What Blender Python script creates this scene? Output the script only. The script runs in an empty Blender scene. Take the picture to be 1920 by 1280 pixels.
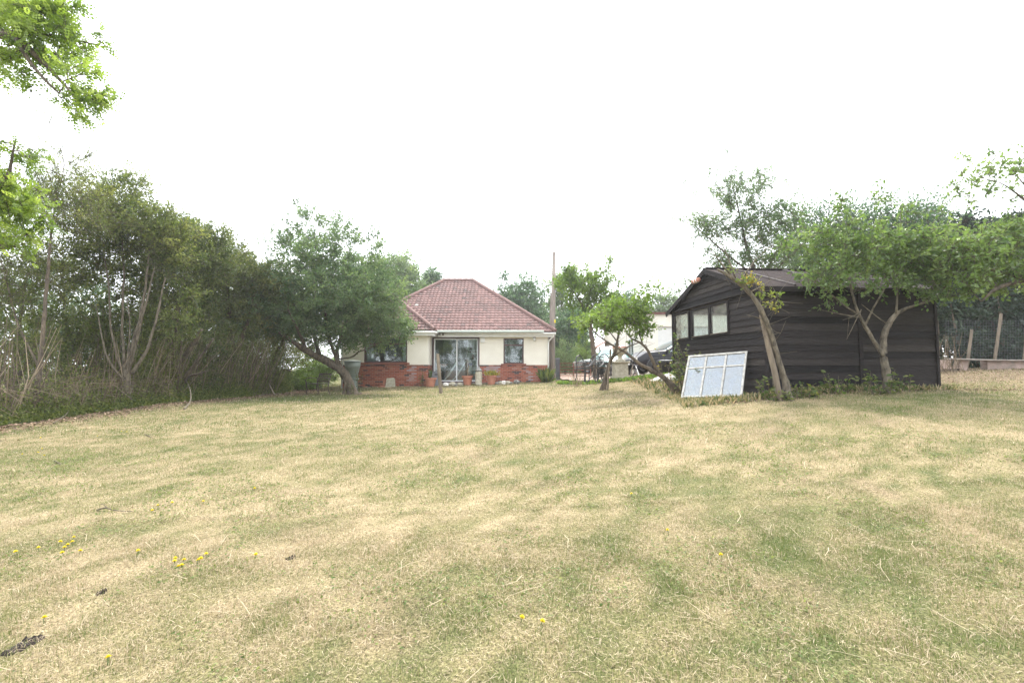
import bpy, math, random
import numpy as np
from mathutils import Vector

# ------------------------------------------------------------------ camera, sky, sun, exposure
scene = bpy.context.scene
COL = scene.collection
CAM_Z = 1.45
TILT = math.radians(3.35)
F = 853.33                                   # focal length in photo pixels (16 mm on 36 mm)
cam_d = bpy.data.cameras.new('camera'); cam = bpy.data.objects.new('camera', cam_d); COL.objects.link(cam)
cam_d.lens = 16.0; cam_d.sensor_width = 36.0; cam_d.sensor_fit = 'HORIZONTAL'
cam_d.clip_start = 0.05; cam_d.clip_end = 3000
cam.location = (0, 0, CAM_Z); cam.rotation_euler = (math.pi / 2 + TILT, 0, 0)
scene.camera = cam

SUN_EL, SUN_AZ = math.radians(58), math.radians(12)
world = bpy.data.worlds.new('World'); scene.world = world; world.use_nodes = True
wn, wl = world.node_tree.nodes, world.node_tree.links
bg = wn['Background']
sky = wn.new('ShaderNodeTexSky'); sky.sky_type = 'NISHITA'; sky.sun_disc = False
sky.sun_elevation = SUN_EL; sky.sun_rotation = SUN_AZ; sky.air_density = 1.0; sky.dust_density = 4.0; sky.altitude = 50
mx = wn.new('ShaderNodeMixRGB'); mx.blend_type = 'MIX'; mx.inputs[0].default_value = 0.86
mx.inputs[2].default_value = (9.3, 9.6, 10.0, 1)          # thin bright overcast
wl.new(sky.outputs[0], mx.inputs[1]); wl.new(mx.outputs[0], bg.inputs[0]); bg.inputs[1].default_value = 0.135

sd = bpy.data.lights.new('sun', 'SUN'); sun = bpy.data.objects.new('sun', sd); COL.objects.link(sun)
sd.energy = 2.0; sd.angle = math.radians(7); sd.color = (1.0, 0.955, 0.88)
sdir = Vector((math.sin(SUN_AZ) * math.cos(SUN_EL), math.cos(SUN_AZ) * math.cos(SUN_EL), math.sin(SUN_EL)))
sun.rotation_euler = (-sdir).to_track_quat('-Z', 'Y').to_euler(); sun.location = sdir * 60

vs = scene.view_settings
vs.view_transform = 'Standard'; vs.look = 'None'; vs.exposure = 1.5; vs.gamma = 1.0; vs.use_curve_mapping = False
scene.render.engine = 'CYCLES'
cy = scene.cycles
cy.use_denoising = True; cy.use_adaptive_sampling = True; cy.adaptive_threshold = 0.012
cy.max_bounces = 8; cy.diffuse_bounces = 3; cy.glossy_bounces = 3; cy.transmission_bounces = 6; cy.transparent_max_bounces = 8; cy.volume_bounces = 1
cy.caustics_reflective = False; cy.caustics_refractive = False

# ------------------------------------------------------------------ photo pixel -> world
ct, st = math.cos(TILT), math.sin(TILT)
def W(px, py, D):
    dx = (px - 960) / F; dz = (640 - py) / F
    y = ct - dz * st
    k = D / y
    return np.array((dx * k, D, CAM_Z + (st + dz * ct) * k))
def V3(a): return np.array(a, float)
def nrm(a): a = np.asarray(a, float); return a / (np.linalg.norm(a) + 1e-12)

# ------------------------------------------------------------------ terrain
ctrl = [W(*c) for c in [
    (1440, 741, 8.2), (1757, 728, 8.5), (1265, 708, 12.0), (1160, 717, 15), (1270, 738, 10), (1130, 731, 11.5),
    (1220, 705, 19.5), (1330, 705, 19.5), (1028, 715, 22), (899, 717, 22), (811, 722, 21.5), (720, 724, 21.1), (640, 727, 21.1),
    (655, 738, 18), (590, 740, 17.6), (826, 738, 17), (5, 800, 8.4), (130, 783, 9.5), (300, 758, 12.5), (400, 749, 14.5), (540, 739, 17.5),
    (1850, 693, 13), (1760, 696, 12.8), (1850, 727, 9.5), (1075, 706, 24), (1130, 702, 30)]]
ctrl += [V3(c) for c in [(0, 0, .2), (-3, 0, .12), (4, 0, .32), (0, -6, -.2), (-9, 0, .0), (10, 0, .75), (0, 3, .3), (-16, 10, .3), (-16, 24, .5),
                         (20, 14, 1.8), (20, 26, 1.6), (16, 4, 1.2), (-4, 34, .9), (10, 36, 1.2), (-14, 36, .7)]]
ctrl = np.array(ctrl)
def _phi(r2): return np.where(r2 > 1e-9, .5 * r2 * np.log(np.maximum(r2, 1e-9)), 0)
_n = len(ctrl)
_K = _phi(((ctrl[:, None, :2] - ctrl[None, :, :2]) ** 2).sum(-1)) + np.eye(_n) * .6
_P = np.c_[np.ones(_n), ctrl[:, :2]]
_w = np.linalg.solve(np.block([[_K, _P], [_P.T, np.zeros((3, 3))]]), np.r_[ctrl[:, 2], 0, 0, 0])
def ground(x, y):
    x = np.atleast_1d(np.asarray(x, float)); y = np.atleast_1d(np.asarray(y, float))
    out = np.empty(len(x))
    for s in range(0, len(x), 60000):
        xs, ys = x[s:s + 60000], y[s:s + 60000]
        cx, cyy = np.clip(xs, -18, 22), np.clip(ys, -8, 38)
        r2 = (cx[:, None] - ctrl[None, :, 0]) ** 2 + (cyy[:, None] - ctrl[None, :, 1]) ** 2
        out[s:s + 60000] = _phi(r2) @ _w[:_n] + _w[_n] + _w[_n + 1] * cx + _w[_n + 2] * cyy
    return out
def gz(x, y): return float(ground(x, y)[0])
def GP(px, D, dz=0.0):                       # a point on the ground seen in column px at depth D
    x = (px - 960) / F * D
    for _ in range(3):
        z = gz(x, D)
        yy = 690 - (z - CAM_Z) / D * F
        x = W(px, yy, D)[0]
    return np.array((x, D, z + dz))
def GR(px, py):                              # pixel ray meets the ground
    lo, hi = .8, 40
    for D in np.arange(.8, 40, .1):
        p = W(px, py, D)
        if p[2] < gz(p[0], p[1]): hi = D; lo = D - .1; break
    for _ in range(12):
        m = (lo + hi) / 2; p = W(px, py, m)
        if p[2] < gz(p[0], p[1]): hi = m
        else: lo = m
    p = W(px, py, hi); p[2] = gz(p[0], p[1]); return p

def _hash(ix, iy, s):
    h = np.sin(ix * 127.1 + iy * 311.7 + s * 74.7) * 43758.5453
    return h - np.floor(h)
def vnoise(x, y, s=0):
    ix, iy = np.floor(x), np.floor(y); fx, fy = x - ix, y - iy
    fx = fx * fx * (3 - 2 * fx); fy = fy * fy * (3 - 2 * fy)
    a, b, c, d = _hash(ix, iy, s), _hash(ix + 1, iy, s), _hash(ix, iy + 1, s), _hash(ix + 1, iy + 1, s)
    return (a * (1 - fx) + b * fx) * (1 - fy) + (c * (1 - fx) + d * fx) * fy
def fbm(x, y, s=0, o=4):
    v = 0; a = .5; t = 0
    for i in range(o):
        v = v + a * vnoise(x * 2 ** i + 13.7 * i, y * 2 ** i + 7.1 * i, s + i); t += a; a *= .55
    return v / t
def sstep(a, b, x): t = np.clip((x - a) / (b - a), 0, 1); return t * t * (3 - 2 * t)

# ------------------------------------------------------------------ mesh helpers
class Bd:
    def __init__(s): s.V = []; s.Q = []; s.T = []; s.A = []; s.n = 0
    def add(s, V, Q=None, T=None, a=0.5):
        V = np.asarray(V, float).reshape(-1, 3)
        if Q is not None and len(Q): s.Q.append(np.asarray(Q, int).reshape(-1, 4) + s.n)
        if T is not None and len(T): s.T.append(np.asarray(T, int).reshape(-1, 3) + s.n)
        s.V.append(V); s.A.append(np.broadcast_to(np.asarray(a, float), (len(V),)) if np.ndim(a) == 0 else np.asarray(a, float))
        s.n += len(V); return s
    def hexa(s, P, a=.5):                    # 8 corners: bottom 4 ccw, top 4 ccw
        return s.add(P, [(3, 2, 1, 0), (4, 5, 6, 7), (0, 1, 5, 4), (1, 2, 6, 5), (2, 3, 7, 6), (3, 0, 4, 7)], a=a)
    def box(s, lo, hi, a=.5):
        (x0, y0, z0), (x1, y1, z1) = lo, hi
        return s.hexa([(x0, y0, z0), (x1, y0, z0), (x1, y1, z0), (x0, y1, z0), (x0, y0, z1), (x1, y0, z1), (x1, y1, z1), (x0, y1, z1)], a)
    def obox(s, c, X, Y, Z, a=.5):           # centre and three half vectors
        c, X, Y, Z = map(V3, (c, X, Y, Z))
        if X @ np.cross(Y, Z) < 0: X, Y = Y, X
        return s.hexa([c - X - Y - Z, c + X - Y - Z, c + X + Y - Z, c - X + Y - Z, c - X - Y + Z, c + X - Y + Z, c + X + Y + Z, c - X + Y + Z], a)
    def bar(s, p, q, w, h, up=(0, 0, 1), a=.5):
        p, q = V3(p), V3(q); d = nrm(q - p); u = np.asarray(up, float)
        if abs(d @ u) > .95: u = V3((0, 1, 0))
        sx = nrm(np.cross(d, u)); uz = nrm(np.cross(sx, d))
        return s.obox((p + q) / 2, (q - p) / 2, sx * w / 2, uz * h / 2, a)
    def tube(s, P, R, k=8, cap=True, a=.5, rough=0):
        P = np.asarray(P, float); n = len(P)
        R = np.broadcast_to(np.asarray(R, float), (n,))
        T = np.gradient(P, axis=0) if n > 2 else np.repeat((P[-1:] - P[:1]), n, 0)
        T = T / (np.linalg.norm(T, axis=1, keepdims=True) + 1e-9)
        ref = V3((0, 0, 1)) if abs(T[:, 2]).mean() < .8 else V3((0, 1, 0))
        U = np.cross(T, ref); U /= np.linalg.norm(U, axis=1, keepdims=True) + 1e-9
        Vv = np.cross(U, T)
        th = np.arange(k) * 2 * math.pi / k
        ring = P[:, None] + R[:, None, None] * (np.cos(th)[None, :, None] * U[:, None] + np.sin(th)[None, :, None] * Vv[:, None])
        if rough:
            sl_ = np.r_[0, np.cumsum(np.linalg.norm(np.diff(P, axis=0), axis=1))][:, None]; ox = P[0, 0] * 7
            nz = fbm(np.cos(th)[None] * 1.6 + ox + 0 * sl_, np.sin(th)[None] * 1.6 + sl_ * 5, 3, 3) - .5 + .6 * (vnoise(th[None] * 2.2 + ox + 0 * sl_, sl_ * 16 + 0 * th[None], 5) - .5)
            ring = P[:, None] + (ring - P[:, None]) * (1 + rough * nz)[..., None]
        i = np.arange(n - 1)[:, None] * k; j = np.arange(k)[None]; j2 = (j + 1) % k
        Q = np.stack([i + j, i + j2, i + k + j2, i + k + j], -1).reshape(-1, 4)
        VV = ring.reshape(-1, 3); Tr = []
        if cap:
            VV = np.r_[VV, P[:1], P[-1:]]
            for b in range(k):
                Tr.append((n * k, (b + 1) % k, b)); Tr.append((n * k + 1, (n - 1) * k + b, (n - 1) * k + (b + 1) % k))
        return s.add(VV, Q, Tr, a)
    def lathe(s, prof, c=(0, 0, 0), k=24, a=.5, axis=None):
        prof = np.asarray(prof, float); n = len(prof)
        th = np.arange(k) * 2 * math.pi / k
        r, z = prof[:, 0], prof[:, 1]
        P = np.stack([r[:, None] * np.cos(th), r[:, None] * np.sin(th), np.repeat(z[:, None], k, 1)], -1)
        if axis == 'y': P = P[..., [0, 2, 1]] * np.array((1, 1, -1))
        if axis == 'x': P = P[..., [2, 0, 1]]
        i = np.arange(n - 1)[:, None] * k; j = np.arange(k)[None]; j2 = (j + 1) % k
        Q = np.stack([i + j, i + j2, i + k + j2, i + k + j], -1).reshape(-1, 4)
        return s.add(P.reshape(-1, 3) + V3(c), Q, a=a)
    def poly(s, pts, off, a=.5):             # convex polygon extruded by off
        pts = np.asarray(pts, float); n = len(pts); off = V3(off)
        VV = np.r_[pts, pts + off]
        T = [(0, i + 1, i) for i in range(1, n - 1)] + [(n, n + i, n + i + 1) for i in range(1, n - 1)]
        Q = [(i, (i + 1) % n, n + (i + 1) % n, n + i) for i in range(n)]
        return s.add(VV, Q, T, a)

def mesh_obj(name, b, mat, parent=None, off=(0, 0, 0), smooth=False):
    me = bpy.data.meshes.new(name)
    V = (np.concatenate(b.V) - np.asarray(off, float)).astype(np.float32)
    Q = np.concatenate(b.Q) if b.Q else np.zeros((0, 4), int)
    T = np.concatenate(b.T) if b.T else np.zeros((0, 3), int)
    me.vertices.add(len(V)); me.vertices.foreach_set('co', V.ravel())
    loops = np.r_[Q.ravel(), T.ravel()].astype(np.int32)
    me.loops.add(len(loops)); me.loops.foreach_set('vertex_index', loops)
    starts = np.r_[np.arange(len(Q)) * 4, len(Q) * 4 + np.arange(len(T)) * 3].astype(np.int32)
    me.polygons.add(len(starts)); me.polygons.foreach_set('loop_start', starts)
    me.polygons.foreach_set('use_smooth', np.full(len(starts), bool(smooth)))
    me.update(calc_edges=True)
    at = me.attributes.new('tint', 'FLOAT', 'POINT'); at.data.foreach_set('value', np.concatenate(b.A).astype(np.float32))
    me.materials.append(mat)
    o = bpy.data.objects.new(name, me); COL.objects.link(o)
    if parent is not None: o.parent = parent
    return o
def tag(o, label=None, cat=None, group=None, kind=None):
    if label: o['label'] = label
    if cat: o['category'] = cat
    if group: o['group'] = group
    if kind: o['kind'] = kind
    return o
class Thing:                                 # an Empty at the base; parts are given in world coordinates (or local when rz is used)
    def __init__(s, name, label, cat, loc, rz=0, group=None, local=False):
        s.e = bpy.data.objects.new(name, None); COL.objects.link(s.e)
        s.e.location = tuple(loc); s.e.rotation_euler = (0, 0, rz); s.e.empty_display_size = .2
        s.off = (0, 0, 0) if local else tuple(loc)
        tag(s.e, label, cat, group)
    def part(s, name, b, mat, under=None, smooth=False, kind=None):
        o = mesh_obj(name, b, mat, under if under is not None else s.e, s.off, smooth)
        if kind: o['kind'] = kind
        return o
def single(name, b, mat, loc, label, cat, group=None, smooth=False):
    o = mesh_obj(name, b, mat, None, loc, smooth); o.location = tuple(loc); return tag(o, label, cat, group)
def copy_tree(o, loc, label=None, rz=None):
    c = o.copy(); COL.objects.link(c); c.location = tuple(loc)
    if rz is not None: c.rotation_euler = (0, 0, rz)
    if label: c['label'] = label
    for ch in o.children:
        d = ch.copy(); COL.objects.link(d); d.parent = c
        for g in ch.children:
            e = g.copy(); COL.objects.link(e); e.parent = d
    return c

# ------------------------------------------------------------------ materials
MATS = {}
def pm(name, c1, c2=None, rough=.75, scale=6.0, bump=0.0, bscale=None, metal=0.0, tint=None, stretch=None, spec=.5, detail=5):
    """noise-mottled principled; tint=[colours] picks a colour by the per-vertex 'tint' value first"""
    m = bpy.data.materials.new(name); m.use_nodes = True; MATS[name] = m
    n, l = m.node_tree.nodes, m.node_tree.links
    p = n['Principled BSDF']; p.inputs['Roughness'].default_value = rough; p.inputs['Metallic'].default_value = metal
    p.inputs['Specular IOR Level'].default_value = spec
    tc = n.new('ShaderNodeTexCoord'); src = tc.outputs['Object']
    if stretch:
        mp = n.new('ShaderNodeMapping'); mp.inputs['Scale'].default_value = stretch; l.new(src, mp.inputs[0]); src = mp.outputs[0]
    nz = n.new('ShaderNodeTexNoise'); nz.inputs['Scale'].default_value = scale; nz.inputs['Detail'].default_value = detail; nz.inputs['Roughness'].default_value = .62
    l.new(src, nz.inputs['Vector'])
    c2 = c2 or tuple(x * .72 for x in c1)
    if tint:
        at = n.new('ShaderNodeAttribute'); at.attribute_name = 'tint'
        cr = n.new('ShaderNodeValToRGB'); e = cr.color_ramp.elements
        while len(e) < len(tint): e.new(.5)
        for i, c in enumerate(tint): e[i].position = i / (len(tint) - 1); e[i].color = (*c, 1)
        l.new(at.outputs['Fac'], cr.inputs[0])
        mxx = n.new('ShaderNodeMixRGB'); mxx.blend_type = 'MULTIPLY'; mxx.inputs[0].default_value = 1
        r2 = n.new('ShaderNodeMapRange'); r2.inputs[1].default_value = .3; r2.inputs[2].default_value = .7; r2.inputs[3].default_value = .72; r2.inputs[4].default_value = 1.2
        l.new(nz.outputs['Fac'], r2.inputs[0]); l.new(cr.outputs[0], mxx.inputs[1]); l.new(r2.outputs[0], mxx.inputs[2])
        l.new(mxx.outputs[0], p.inputs['Base Color'])
    else:
        cr = n.new('ShaderNodeValToRGB'); e = cr.color_ramp.elements
        e[0].position = .32; e[0].color = (*c2, 1); e[1].position = .68; e[1].color = (*c1, 1)
        l.new(nz.outputs['Fac'], cr.inputs[0]); l.new(cr.outputs[0], p.inputs['Base Color'])
    if bump:
        bz = n.new('ShaderNodeTexNoise'); bz.inputs['Scale'].default_value = bscale or scale * 5; bz.inputs['Detail'].default_value = 4
        l.new(src, bz.inputs['Vector'])
        bp = n.new('ShaderNodeBump'); bp.inputs['Strength'].default_value = bump; bp.inputs['Distance'].default_value = .03
        l.new(bz.outputs['Fac'], bp.inputs['Height']); l.new(bp.outputs[0], p.inputs['Normal'])
    return m
def leafmat(name, dark, mid, light, trans=.48, rough=.5, spec=.4):
    m = bpy.data.materials.new(name); m.use_nodes = True; MATS[name] = m
    n, l = m.node_tree.nodes, m.node_tree.links
    p = n['Principled BSDF']; p.inputs['Roughness'].default_value = rough; p.inputs['Specular IOR Level'].default_value = spec
    at = n.new('ShaderNodeAttribute'); at.attribute_name = 'tint'
    cr = n.new('ShaderNodeValToRGB'); e = cr.color_ramp.elements; e.new(.5)
    for i, c in enumerate((dark, mid, light)): e[i].position = (.08, .5, .95)[i]; e[i].color = (*c, 1)
    l.new(at.outputs['Fac'], cr.inputs[0]); l.new(cr.outputs[0], p.inputs['Base Color'])
    tr = n.new('ShaderNodeBsdfTranslucent')
    hs = n.new('ShaderNodeHueSaturation'); hs.inputs['Saturation'].default_value = 1.12; hs.inputs['Value'].default_value = 1.5; hs.inputs['Hue'].default_value = .49
    l.new(cr.outputs[0], hs.inputs['Color']); l.new(hs.outputs[0], tr.inputs['Color'])
    ms = n.new('ShaderNodeMixShader'); ms.inputs[0].default_value = trans
    l.new(p.outputs[0], ms.inputs[1]); l.new(tr.outputs[0], ms.inputs[2])
    l.new(ms.outputs[0], n['Material Output'].inputs['Surface'])
    return m
def glassmat(name, tintc=(.75, .8, .8), alpha=.35, rough=.03, dust=(.5, .5, .48), dustfac=0.0, ior=1.5, gcol=(.95, .97, 1)):
    m = bpy.data.materials.new(name); m.use_nodes = True; MATS[name] = m
    n, l = m.node_tree.nodes, m.node_tree.links
    n.remove(n['Principled BSDF'])
    tr = n.new('ShaderNodeBsdfTransparent'); tr.inputs[0].default_value = (*tintc, 1)
    gl = n.new('ShaderNodeBsdfGlossy'); gl.inputs['Roughness'].default_value = rough; gl.inputs[0].default_value = (*gcol, 1)
    lw = n.new('ShaderNodeLayerWeight'); pw = n.new('ShaderNodeMath'); pw.operation = 'POWER'; pw.inputs[1].default_value = 4.0; l.new(lw.outputs['Facing'], pw.inputs[0])
    ad = n.new('ShaderNodeMath'); ad.operation = 'MULTIPLY_ADD'; ad.inputs[1].default_value = .6 * (ior - 1) * 2; ad.inputs[2].default_value = alpha + .04 * (ior - 1) * 2; ad.use_clamp = True
    l.new(pw.outputs[0], ad.inputs[0])
    ms = n.new('ShaderNodeMixShader'); l.new(ad.outputs[0], ms.inputs[0]); l.new(tr.outputs[0], ms.inputs[1]); l.new(gl.outputs[0], ms.inputs[2])
    out = ms
    if dustfac:
        df = n.new('ShaderNodeBsdfDiffuse'); df.inputs[0].default_value = (*dust, 1)
        tc = n.new('ShaderNodeTexCoord'); nz = n.new('ShaderNodeTexNoise'); nz.inputs['Scale'].default_value = 7; nz.inputs['Detail'].default_value = 6
        l.new(tc.outputs['Object'], nz.inputs['Vector'])
        mr = n.new('ShaderNodeMapRange'); mr.inputs[1].default_value = .35; mr.inputs[2].default_value = .68; mr.inputs[3].default_value = dustfac * .4; mr.inputs[4].default_value = min(1, dustfac * 1.6)
        l.new(nz.outputs['Fac'], mr.inputs[0])
        m2 = n.new('ShaderNodeMixShader'); l.new(mr.outputs[0], m2.inputs[0]); l.new(ms.outputs[0], m2.inputs[1]); l.new(df.outputs[0], m2.inputs[2]); out = m2
    l.new(out.outputs[0], n['Material Output'].inputs['Surface'])
    return m

cream = pm('cream_render', (.84, .80, .71), (.76, .715, .62), rough=.9, scale=1.3, bump=.25, bscale=60)
brickm = pm('brick', (.4, .15, .1), tint=[(.05, .045, .055), (.20, .06, .04), (.30, .085, .055), (.36, .11, .065), (.34, .15, .11), (.33, .30, .33)], rough=.85, scale=30, bump=.3, bscale=120)
mortar = pm('mortar', (.36, .29, .24), rough=.95, scale=20)
tilem = pm('roof_tile', (.3, .12, .1), tint=[(.05, .042, .040), (.115, .07, .064), (.165, .090, .081), (.215, .122, .109), (.42, .37, .34)], rough=.85, scale=5, bump=.3, bscale=90)
tilebase = pm('roof_underlay', (.10, .05, .045), rough=.9)
hipm = pm('hip_tile', (.21, .12, .105), (.14, .085, .075), rough=.85, scale=6)
white = pm('white_paint', (.78, .78, .76), (.68, .68, .65), rough=.45, scale=3)
whitealu = pm('white_aluminium', (.72, .74, .74), (.6, .62, .62), rough=.35, scale=3)
brownfr = pm('brown_frame', (.075, .03, .03), (.05, .02, .022), rough=.4, scale=8)
sillm = pm('red_sill', (.28, .10, .07), (.18, .06, .045), rough=.8, scale=10)
glass = glassmat('window_glass', (.82, .90, .89), .05)
glassdark = glassmat('car_glass', (.42, .55, .56), .14)
glassdust = glassmat('dusty_glass', (.97, .98, .97), .0, .05, (.52, .51, .47), .14, ior=1.2)
glassdust2 = glassmat('very_dusty_glass', (.9, .92, .88), .0, .1, (.42, .42, .37), .4, ior=1.2)
glassleanm = glassmat('leaning_window_glass', (.8, .84, .86), .12, .02, (.42, .42, .40), .22, gcol=(.84, .91, 1))  # gloss tinted blue to paint in a reflected blue sky
roomw = pm('room_wall', (.62, .68, .64), (.54, .6, .56), rough=.8, scale=2)
roomd = pm('room_dark', (.10, .11, .10), rough=.9, scale=2)
curtain = pm('curtain', (.75, .76, .78), (.6, .62, .64), rough=.9, scale=4, stretch=(8, 8, .5))
shedw = pm('black_stained_wood', (.03, .026, .028), tint=[(.008, .0068, .0075), (.015, .0125, .0133), (.025, .021, .021), (.044, .037, .034)], rough=.8, spec=.2, scale=9, bump=.6, bscale=14, stretch=(.5, .5, 5))
shedin = pm('raw_shed_wood', (.16, .12, .085), (.10, .075, .05), rough=.85, scale=6, stretch=(1, 1, 6))
felt = pm('roof_felt', (.034, .023, .022), (.019, .0135, .0135), spec=.15, rough=.95, scale=5, bump=.4, bscale=150)
batten = pm('batten', (.085, .068, .064), (.05, .042, .04), rough=.85, scale=10)
bark = pm('bark', (.15, .115, .078), (.034, .027, .020), rough=.9, scale=14, bump=1.0, bscale=30, stretch=(1, 1, .35))
barkp = pm('pale_bark', (.20, .168, .12), (.045, .037, .028), rough=.9, scale=17, bump=1.0, bscale=40, stretch=(1, 1, .4))
twigm = pm('twig', (.13, .105, .07), (.055, .044, .031), rough=.9, scale=12)
drystem = pm('dry_stem', (.36, .25, .16), tint=[(.07, .05, .035), (.14, .105, .07), (.22, .17, .11), (.36, .29, .2)], rough=.9, scale=8)
litter = pm('leaf_litter', (.2, .14, .1), tint=[(.07, .05, .035), (.16, .10, .065), (.26, .17, .11), (.40, .30, .21)], rough=.9, scale=8)
post = pm('weathered_post', (.23, .185, .135), (.11, .088, .065), rough=.9, scale=12, bump=.6, bscale=25, stretch=(1, 1, .15))
polem = pm('pole_wood', (.30, .255, .22), (.17, .145, .125), rough=.9, scale=9, bump=.5, bscale=25, stretch=(1, 1, .12))
terra = pm('terracotta', (.46, .20, .13), (.36, .145, .095), rough=.75, scale=6, bump=.1)
stone = pm('stone', (.46, .42, .33), (.28, .255, .19), rough=.9, scale=9, bump=.7, bscale=30)
stoned = pm('dark_stone', (.3, .29, .27), (.16, .155, .14), rough=.9, scale=8, bump=.6)
concrete = pm('concrete', (.36, .32, .29), (.22, .195, .17), rough=.9, scale=6, bump=.5)
pinkcon = pm('pinkish_concrete', (.40, .29, .25), (.22, .18, .15), rough=.9, scale=5, bump=.5)
gravel = pm('gravel', (.44, .32, .26), (.26, .19, .15), rough=.95, scale=30, bump=.8, bscale=90)
iron = pm('black_iron', (.035, .034, .036), (.02, .02, .021), rough=.5, scale=20)
castm = pm('brown_cast_metal', (.07, .05, .042), (.035, .027, .024), rough=.5, scale=20)
rust = pm('rust', (.30, .12, .075), (.16, .07, .05), rough=.9, scale=12)
greyp = pm('grey_plastic', (.20, .205, .23), (.16, .165, .19), rough=.5, scale=4)
buttm = pm('green_grey_plastic', (.25, .295, .27), (.19, .225, .205), rough=.5, scale=3)
blackp = pm('black_plastic', (.02, .02, .023), (.014, .014, .016), rough=.45, scale=4)
soil = pm('dark_soil', (.045, .032, .027), (.02, .015, .013), rough=.95, scale=25, bump=.8, bscale=60)
oldwhite = pm('flaking_white_paint', (.62, .61, .57), (.33, .31, .28), rough=.7, scale=14, bump=.5)
plast = pm('white_sack', (.75, .72, .68), (.6, .57, .53), rough=.7, scale=5, bump=.3)
yellow = pm('yellow_petal', (.82, .70, .03), (.75, .58, .02), rough=.7, scale=30)
stemgreen = pm('stem_green', (.10, .16, .05), rough=.7)
rubber = pm('rubber', (.02, .02, .02), rough=.8)
chrome = pm('metal_rim', (.5, .5, .52), (.4, .4, .42), rough=.3, metal=.8)
carblack = pm('black_car_paint', (.008, .008, .013), (.007, .007, .011), rough=.3, spec=.3)
carteal = pm('teal_car_paint', (.09, .22, .20), (.075, .19, .17), rough=.2, spec=.6)
carsilver = pm('silver_car_paint', (.24, .26, .25), (.21, .23, .22), rough=.28, metal=.3)
lampg = pm('lamp_lens', (.75, .75, .72), rough=.2)
woodred = pm('red_brown_door', (.28, .075, .045), (.2, .05, .035), rough=.6)
blue = pm('blue_box', (.06, .09, .3), rough=.5)
tealb = pm('teal_cloth', (.08, .33, .35), rough=.8)
# foliage
lf_apple = leafmat('leaf_old_fruit_tree', (.046, .086, .034), (.095, .155, .060), (.18, .25, .09))
lf_oak = leafmat('leaf_oak', (.09, .15, .03), (.17, .25, .05), (.28, .36, .09), trans=.55)
lf_dark = leafmat('leaf_dark_hedge', (.034, .054, .014), (.072, .106, .028), (.145, .175, .050))
lf_feather = leafmat('leaf_feathery', (.052, .082, .020), (.115, .152, .040), (.215, .24, .070), trans=.5)
lf_yel = leafmat('leaf_yellowish', (.06, .085, .022), (.115, .145, .042), (.2, .21, .07))
lf_pear = leafmat('leaf_pear', (.06, .11, .03), (.115, .185, .05), (.19, .26, .08), rough=.32, spec=.6)
lf_airy = leafmat('leaf_airy', (.060, .105, .045), (.10, .16, .065), (.16, .22, .09))
lf_plum = leafmat('leaf_bright_green', (.07, .125, .025), (.125, .20, .045), (.20, .28, .075), trans=.5)
lf_sick = leafmat('leaf_yellow_green', (.10, .15, .03), (.20, .24, .05), (.36, .29, .06))
lf_far = leafmat('leaf_far_oak', (.036, .078, .036), (.066, .125, .056), (.12, .19, .085))
lf_farpale = leafmat('leaf_far_pale', (.075, .13, .05), (.13, .195, .08), (.2, .26, .11))
lf_ivy = leafmat('leaf_ivy', (.010, .022, .012), (.022, .044, .023), (.06, .09, .048), trans=.25, rough=.5, spec=.3)
lf_weed = leafmat('leaf_weed', (.04, .075, .02), (.08, .125, .035), (.17, .19, .06))

# ------------------------------------------------------------------ the setting: ground, patio, grass
def dryness(x, y):
    d = .55 + .42 * (fbm(x * .33, y * .33, 3, 3) - .5) + .5 * (fbm(x * 1.7, y * 1.7, 9, 3) - .5) + .95 * (fbm(x * 6, y * 6, 21, 2) - .5)
    d += .22 * np.exp(-(((x - .8) / 3.5) ** 2 + ((y - 8.5) / 4) ** 2))
    d -= .26 * sstep(-4.5, -8, x) * sstep(9, 13, y)                 # greener in the hedge's lee
    d -= .42 * np.exp(-(((x + 6.9) / 3.0) ** 2 + ((y - 15.8) / 1.8) ** 2))  # greener patch; the leaning tree's soft shadow is put into the colour
    d -= .18 * np.exp(-(((x - 1.2) / 1.3) ** 2 + ((y - 2.4) / 1.2) ** 2))
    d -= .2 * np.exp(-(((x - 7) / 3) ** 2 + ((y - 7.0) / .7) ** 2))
    return np.clip(d, 0, 1)
def hedge_x(y): return np.interp(y, [0, 8.4, 9.5, 12.5, 14.5, 17.5, 22], [-8.5, -9.4, -9.25, -9.55, -9.4, -8.7, -8.2])      # edge of lawn along the hedge
SHC = W(1440, 740, 8.2); SHC[2] = 0
SG = nrm((-.09, 1, 0)); SL = nrm((1, .09, 0)); SHL, SHW = 3.35, 3.77
def shed_uv(x, y): return (x - SHC[0]) * SL[0] + (y - SHC[1]) * SL[1], (x - SHC[0]) * SG[0] + (y - SHC[1]) * SG[1]
def bare(x, y):
    b = sstep(.35, -.5, x - hedge_x(y) + .9 * (fbm(x * 1.2, y * 1.2, 5, 3) - .5)) * (y < 20.5)
    u, w = shed_uv(x, y)
    ds = np.maximum(np.maximum(-u, u - SHL), np.maximum(-w, w - SHW))
    b = np.maximum(b, .85 * sstep(.45, .0, ds + .5 * (fbm(x * 2.5, y * 2.5, 6, 3) - .5)))
    b = np.maximum(b, .75 * sstep(9.6, 10.6, y - .08 * (x - 9) + 1.2 * (fbm(x * .9, y * .9, 8, 3) - .5)) * sstep(7.6, 8.6, x))
    b = np.maximum(b, .9 * np.exp(-(((x + 6.15) / .7) ** 2 + ((y - 18) / .6) ** 2)))
    b = np.maximum(b, .4 * sstep(.66, .82, fbm(x * 2.1, y * 2.1, 31, 3)))
    return np.clip(b, 0, 1)
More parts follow.
